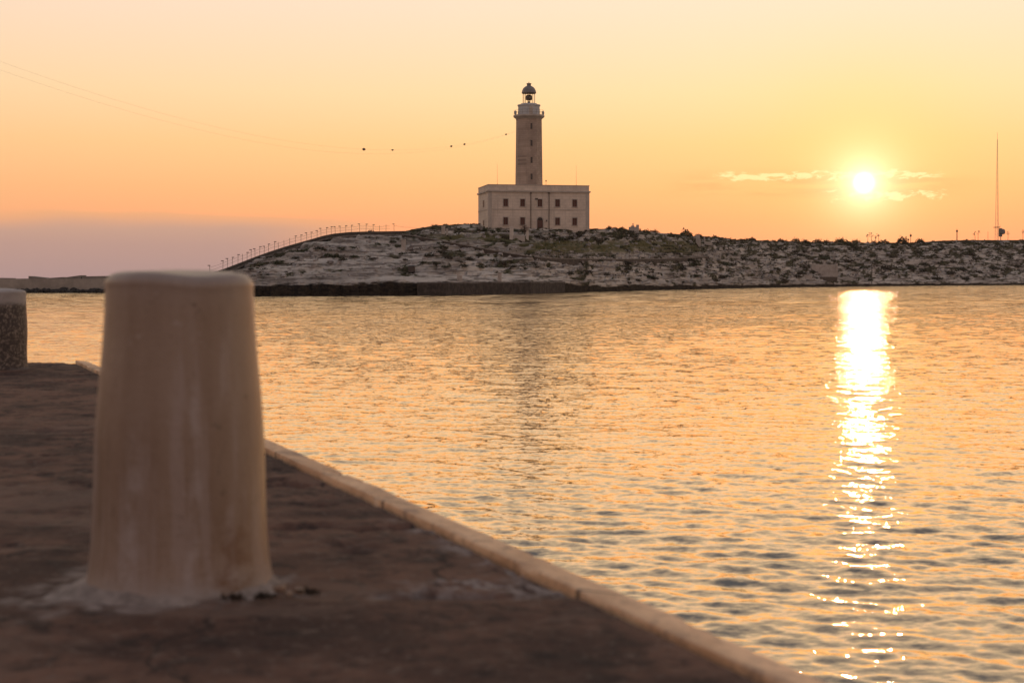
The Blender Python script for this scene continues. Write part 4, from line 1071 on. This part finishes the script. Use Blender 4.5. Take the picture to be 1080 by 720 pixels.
# ------------------------------------------------------------------ breakwater on the left
def breakwater():
    d = 248.0; k = d/FPX; root = empty('breakwater', at(60, d, 0)); tag(root, 'long grey concrete breakwater closing the horizon on the left', 'breakwater')
    X = lambda px: (px-60)*k
    wall_ = weathered('breakwater_concrete', (.22,.19,.16), (.30,.26,.22), .25, .95, .5, .05); slab = weathered('breakwater_slab', (.15,.135,.12), (.22,.195,.17), .5, .9)
    bm = bmesh.new()
    us_ = np.arange(-260, 196, 3.0); prev = None
    for u in us_:
        zt = 2.40 + .07*float(perlin(u/25, 1, 4)); y = .1*float(perlin(u/9, 3, 4))
        q = [bm.verts.new((X(u), y+a, z)) for a, z in ((0, .3), (.25, zt), (5, zt+.05), (6.5, -2), (0, -2))]
        if prev:
            for j in range(5): bm.faces.new((prev[j], prev[(j+1)%5], q[(j+1)%5], q[j]))
        else: bm.faces.new(q)
        prev = q
    bm.faces.new(prev[::-1]); from_bm('wall', bm, wall_, root)
    for (a, b, h0, h1) in ((-180,-120,.4,.5), (-100,-30,.3,.55), (-12,8,.18,.12), (28,47,.48,.12), (50,64,.14,.30), (69,83.5,.30,.62), (85,109,.42,.50), (112,135,.4,.3), (140,180,.2,.4)):
        bm = bmesh.new(); vs = [(X(a),1,2.3),(X(b),1,2.3),(X(b),1,2.4+h1),(X(a),1,2.4+h0)]
        f = [bm.verts.new(v) for v in vs]; g = [bm.verts.new((v[0], 4.2, v[2])) for v in vs]
        bm.faces.new(f); bm.faces.new(g[::-1])
        for j in range(4): bm.faces.new((f[j], f[(j+1)%4], g[(j+1)%4], g[j]))
        from_bm('parapet_block', bm, slab, root)
    rd = np.random.default_rng(3); bm = bmesh.new()
    for i in range(620):
        x = X(rd.uniform(-255, 195)); r = rd.uniform(.25, .6); y = -rd.uniform(0, 2.0); z = rd.uniform(-.2, .62)*(1+y*.28)
        q = bmesh.ops.create_icosphere(bm, subdivisions=1, radius=r)['verts']
        for v in q: v.co = Vector((v.co.x*1.3+x+rd.normal(0,.06), v.co.y+y, v.co.z*.8+z+rd.normal(0,.05)))
    rk = from_bm('rock_armour', bm, weathered('wet_rock', (.015,.012,.011), (.035,.03,.026), 1, .9), root); rk['kind'] = 'stuff'
breakwater()

# ------------------------------------------------------------------ aerial cables with marker balls
def cables():
    root = empty('aerial_cable', (.5, 303, 33.7)); tag(root, 'pair of sagging aerial cables with dark marker balls running to the lighthouse tower', 'cable')
    def P(t, off=0): return Vector((-62.1*t + off*.15, -193*t, -40.9*t + 35.3*t*t - off*.9*min(1, t*2)))
    for off in (0, 1):
        bm = bmesh.new(); tube(bm, [P(t, off) for t in np.linspace(0, 1.22, 90)], .0055, 4); from_bm('cable', bm, M['black_cable'], root)
    ball = weathered('marker_ball_paint', (.05,.035,.03), (.07,.05,.04), 3, .6)
    for t_, r in ((.39, .22), (.3314, .14), (.191, .18), (.155, .18), (.028, .17)):
        bm = bmesh.new(); bmesh.ops.create_uvsphere(bm, u_segments=16, v_segments=10, radius=r, matrix=Matrix.Translation(P(t_))); tube(bm, [P(t_-.003), P(t_+.003)], r*.35, 8); from_bm('marker_ball', bm, ball, root, True)
cables()

# ------------------------------------------------------------------ air
HAZE = .00003
bm = bmesh.new(); box(bm, -1500, 1500, -60, 2000, -8, 70)
hm = bpy.data.materials.new('sea_haze'); hm.use_nodes = True; hn = hm.node_tree.nodes; hn.clear()
hv = hn.new('ShaderNodeVolumePrincipled'); hv.inputs['Color'].default_value = (.95, .90, .86, 1); hv.inputs['Density'].default_value = HAZE; hv.inputs['Anisotropy'].default_value = .55
ho = hn.new('ShaderNodeOutputMaterial'); hm.node_tree.links.new(hv.outputs[0], ho.inputs['Volume'])
hz = from_bm('haze', bm, hm); hz['kind'] = 'stuff'
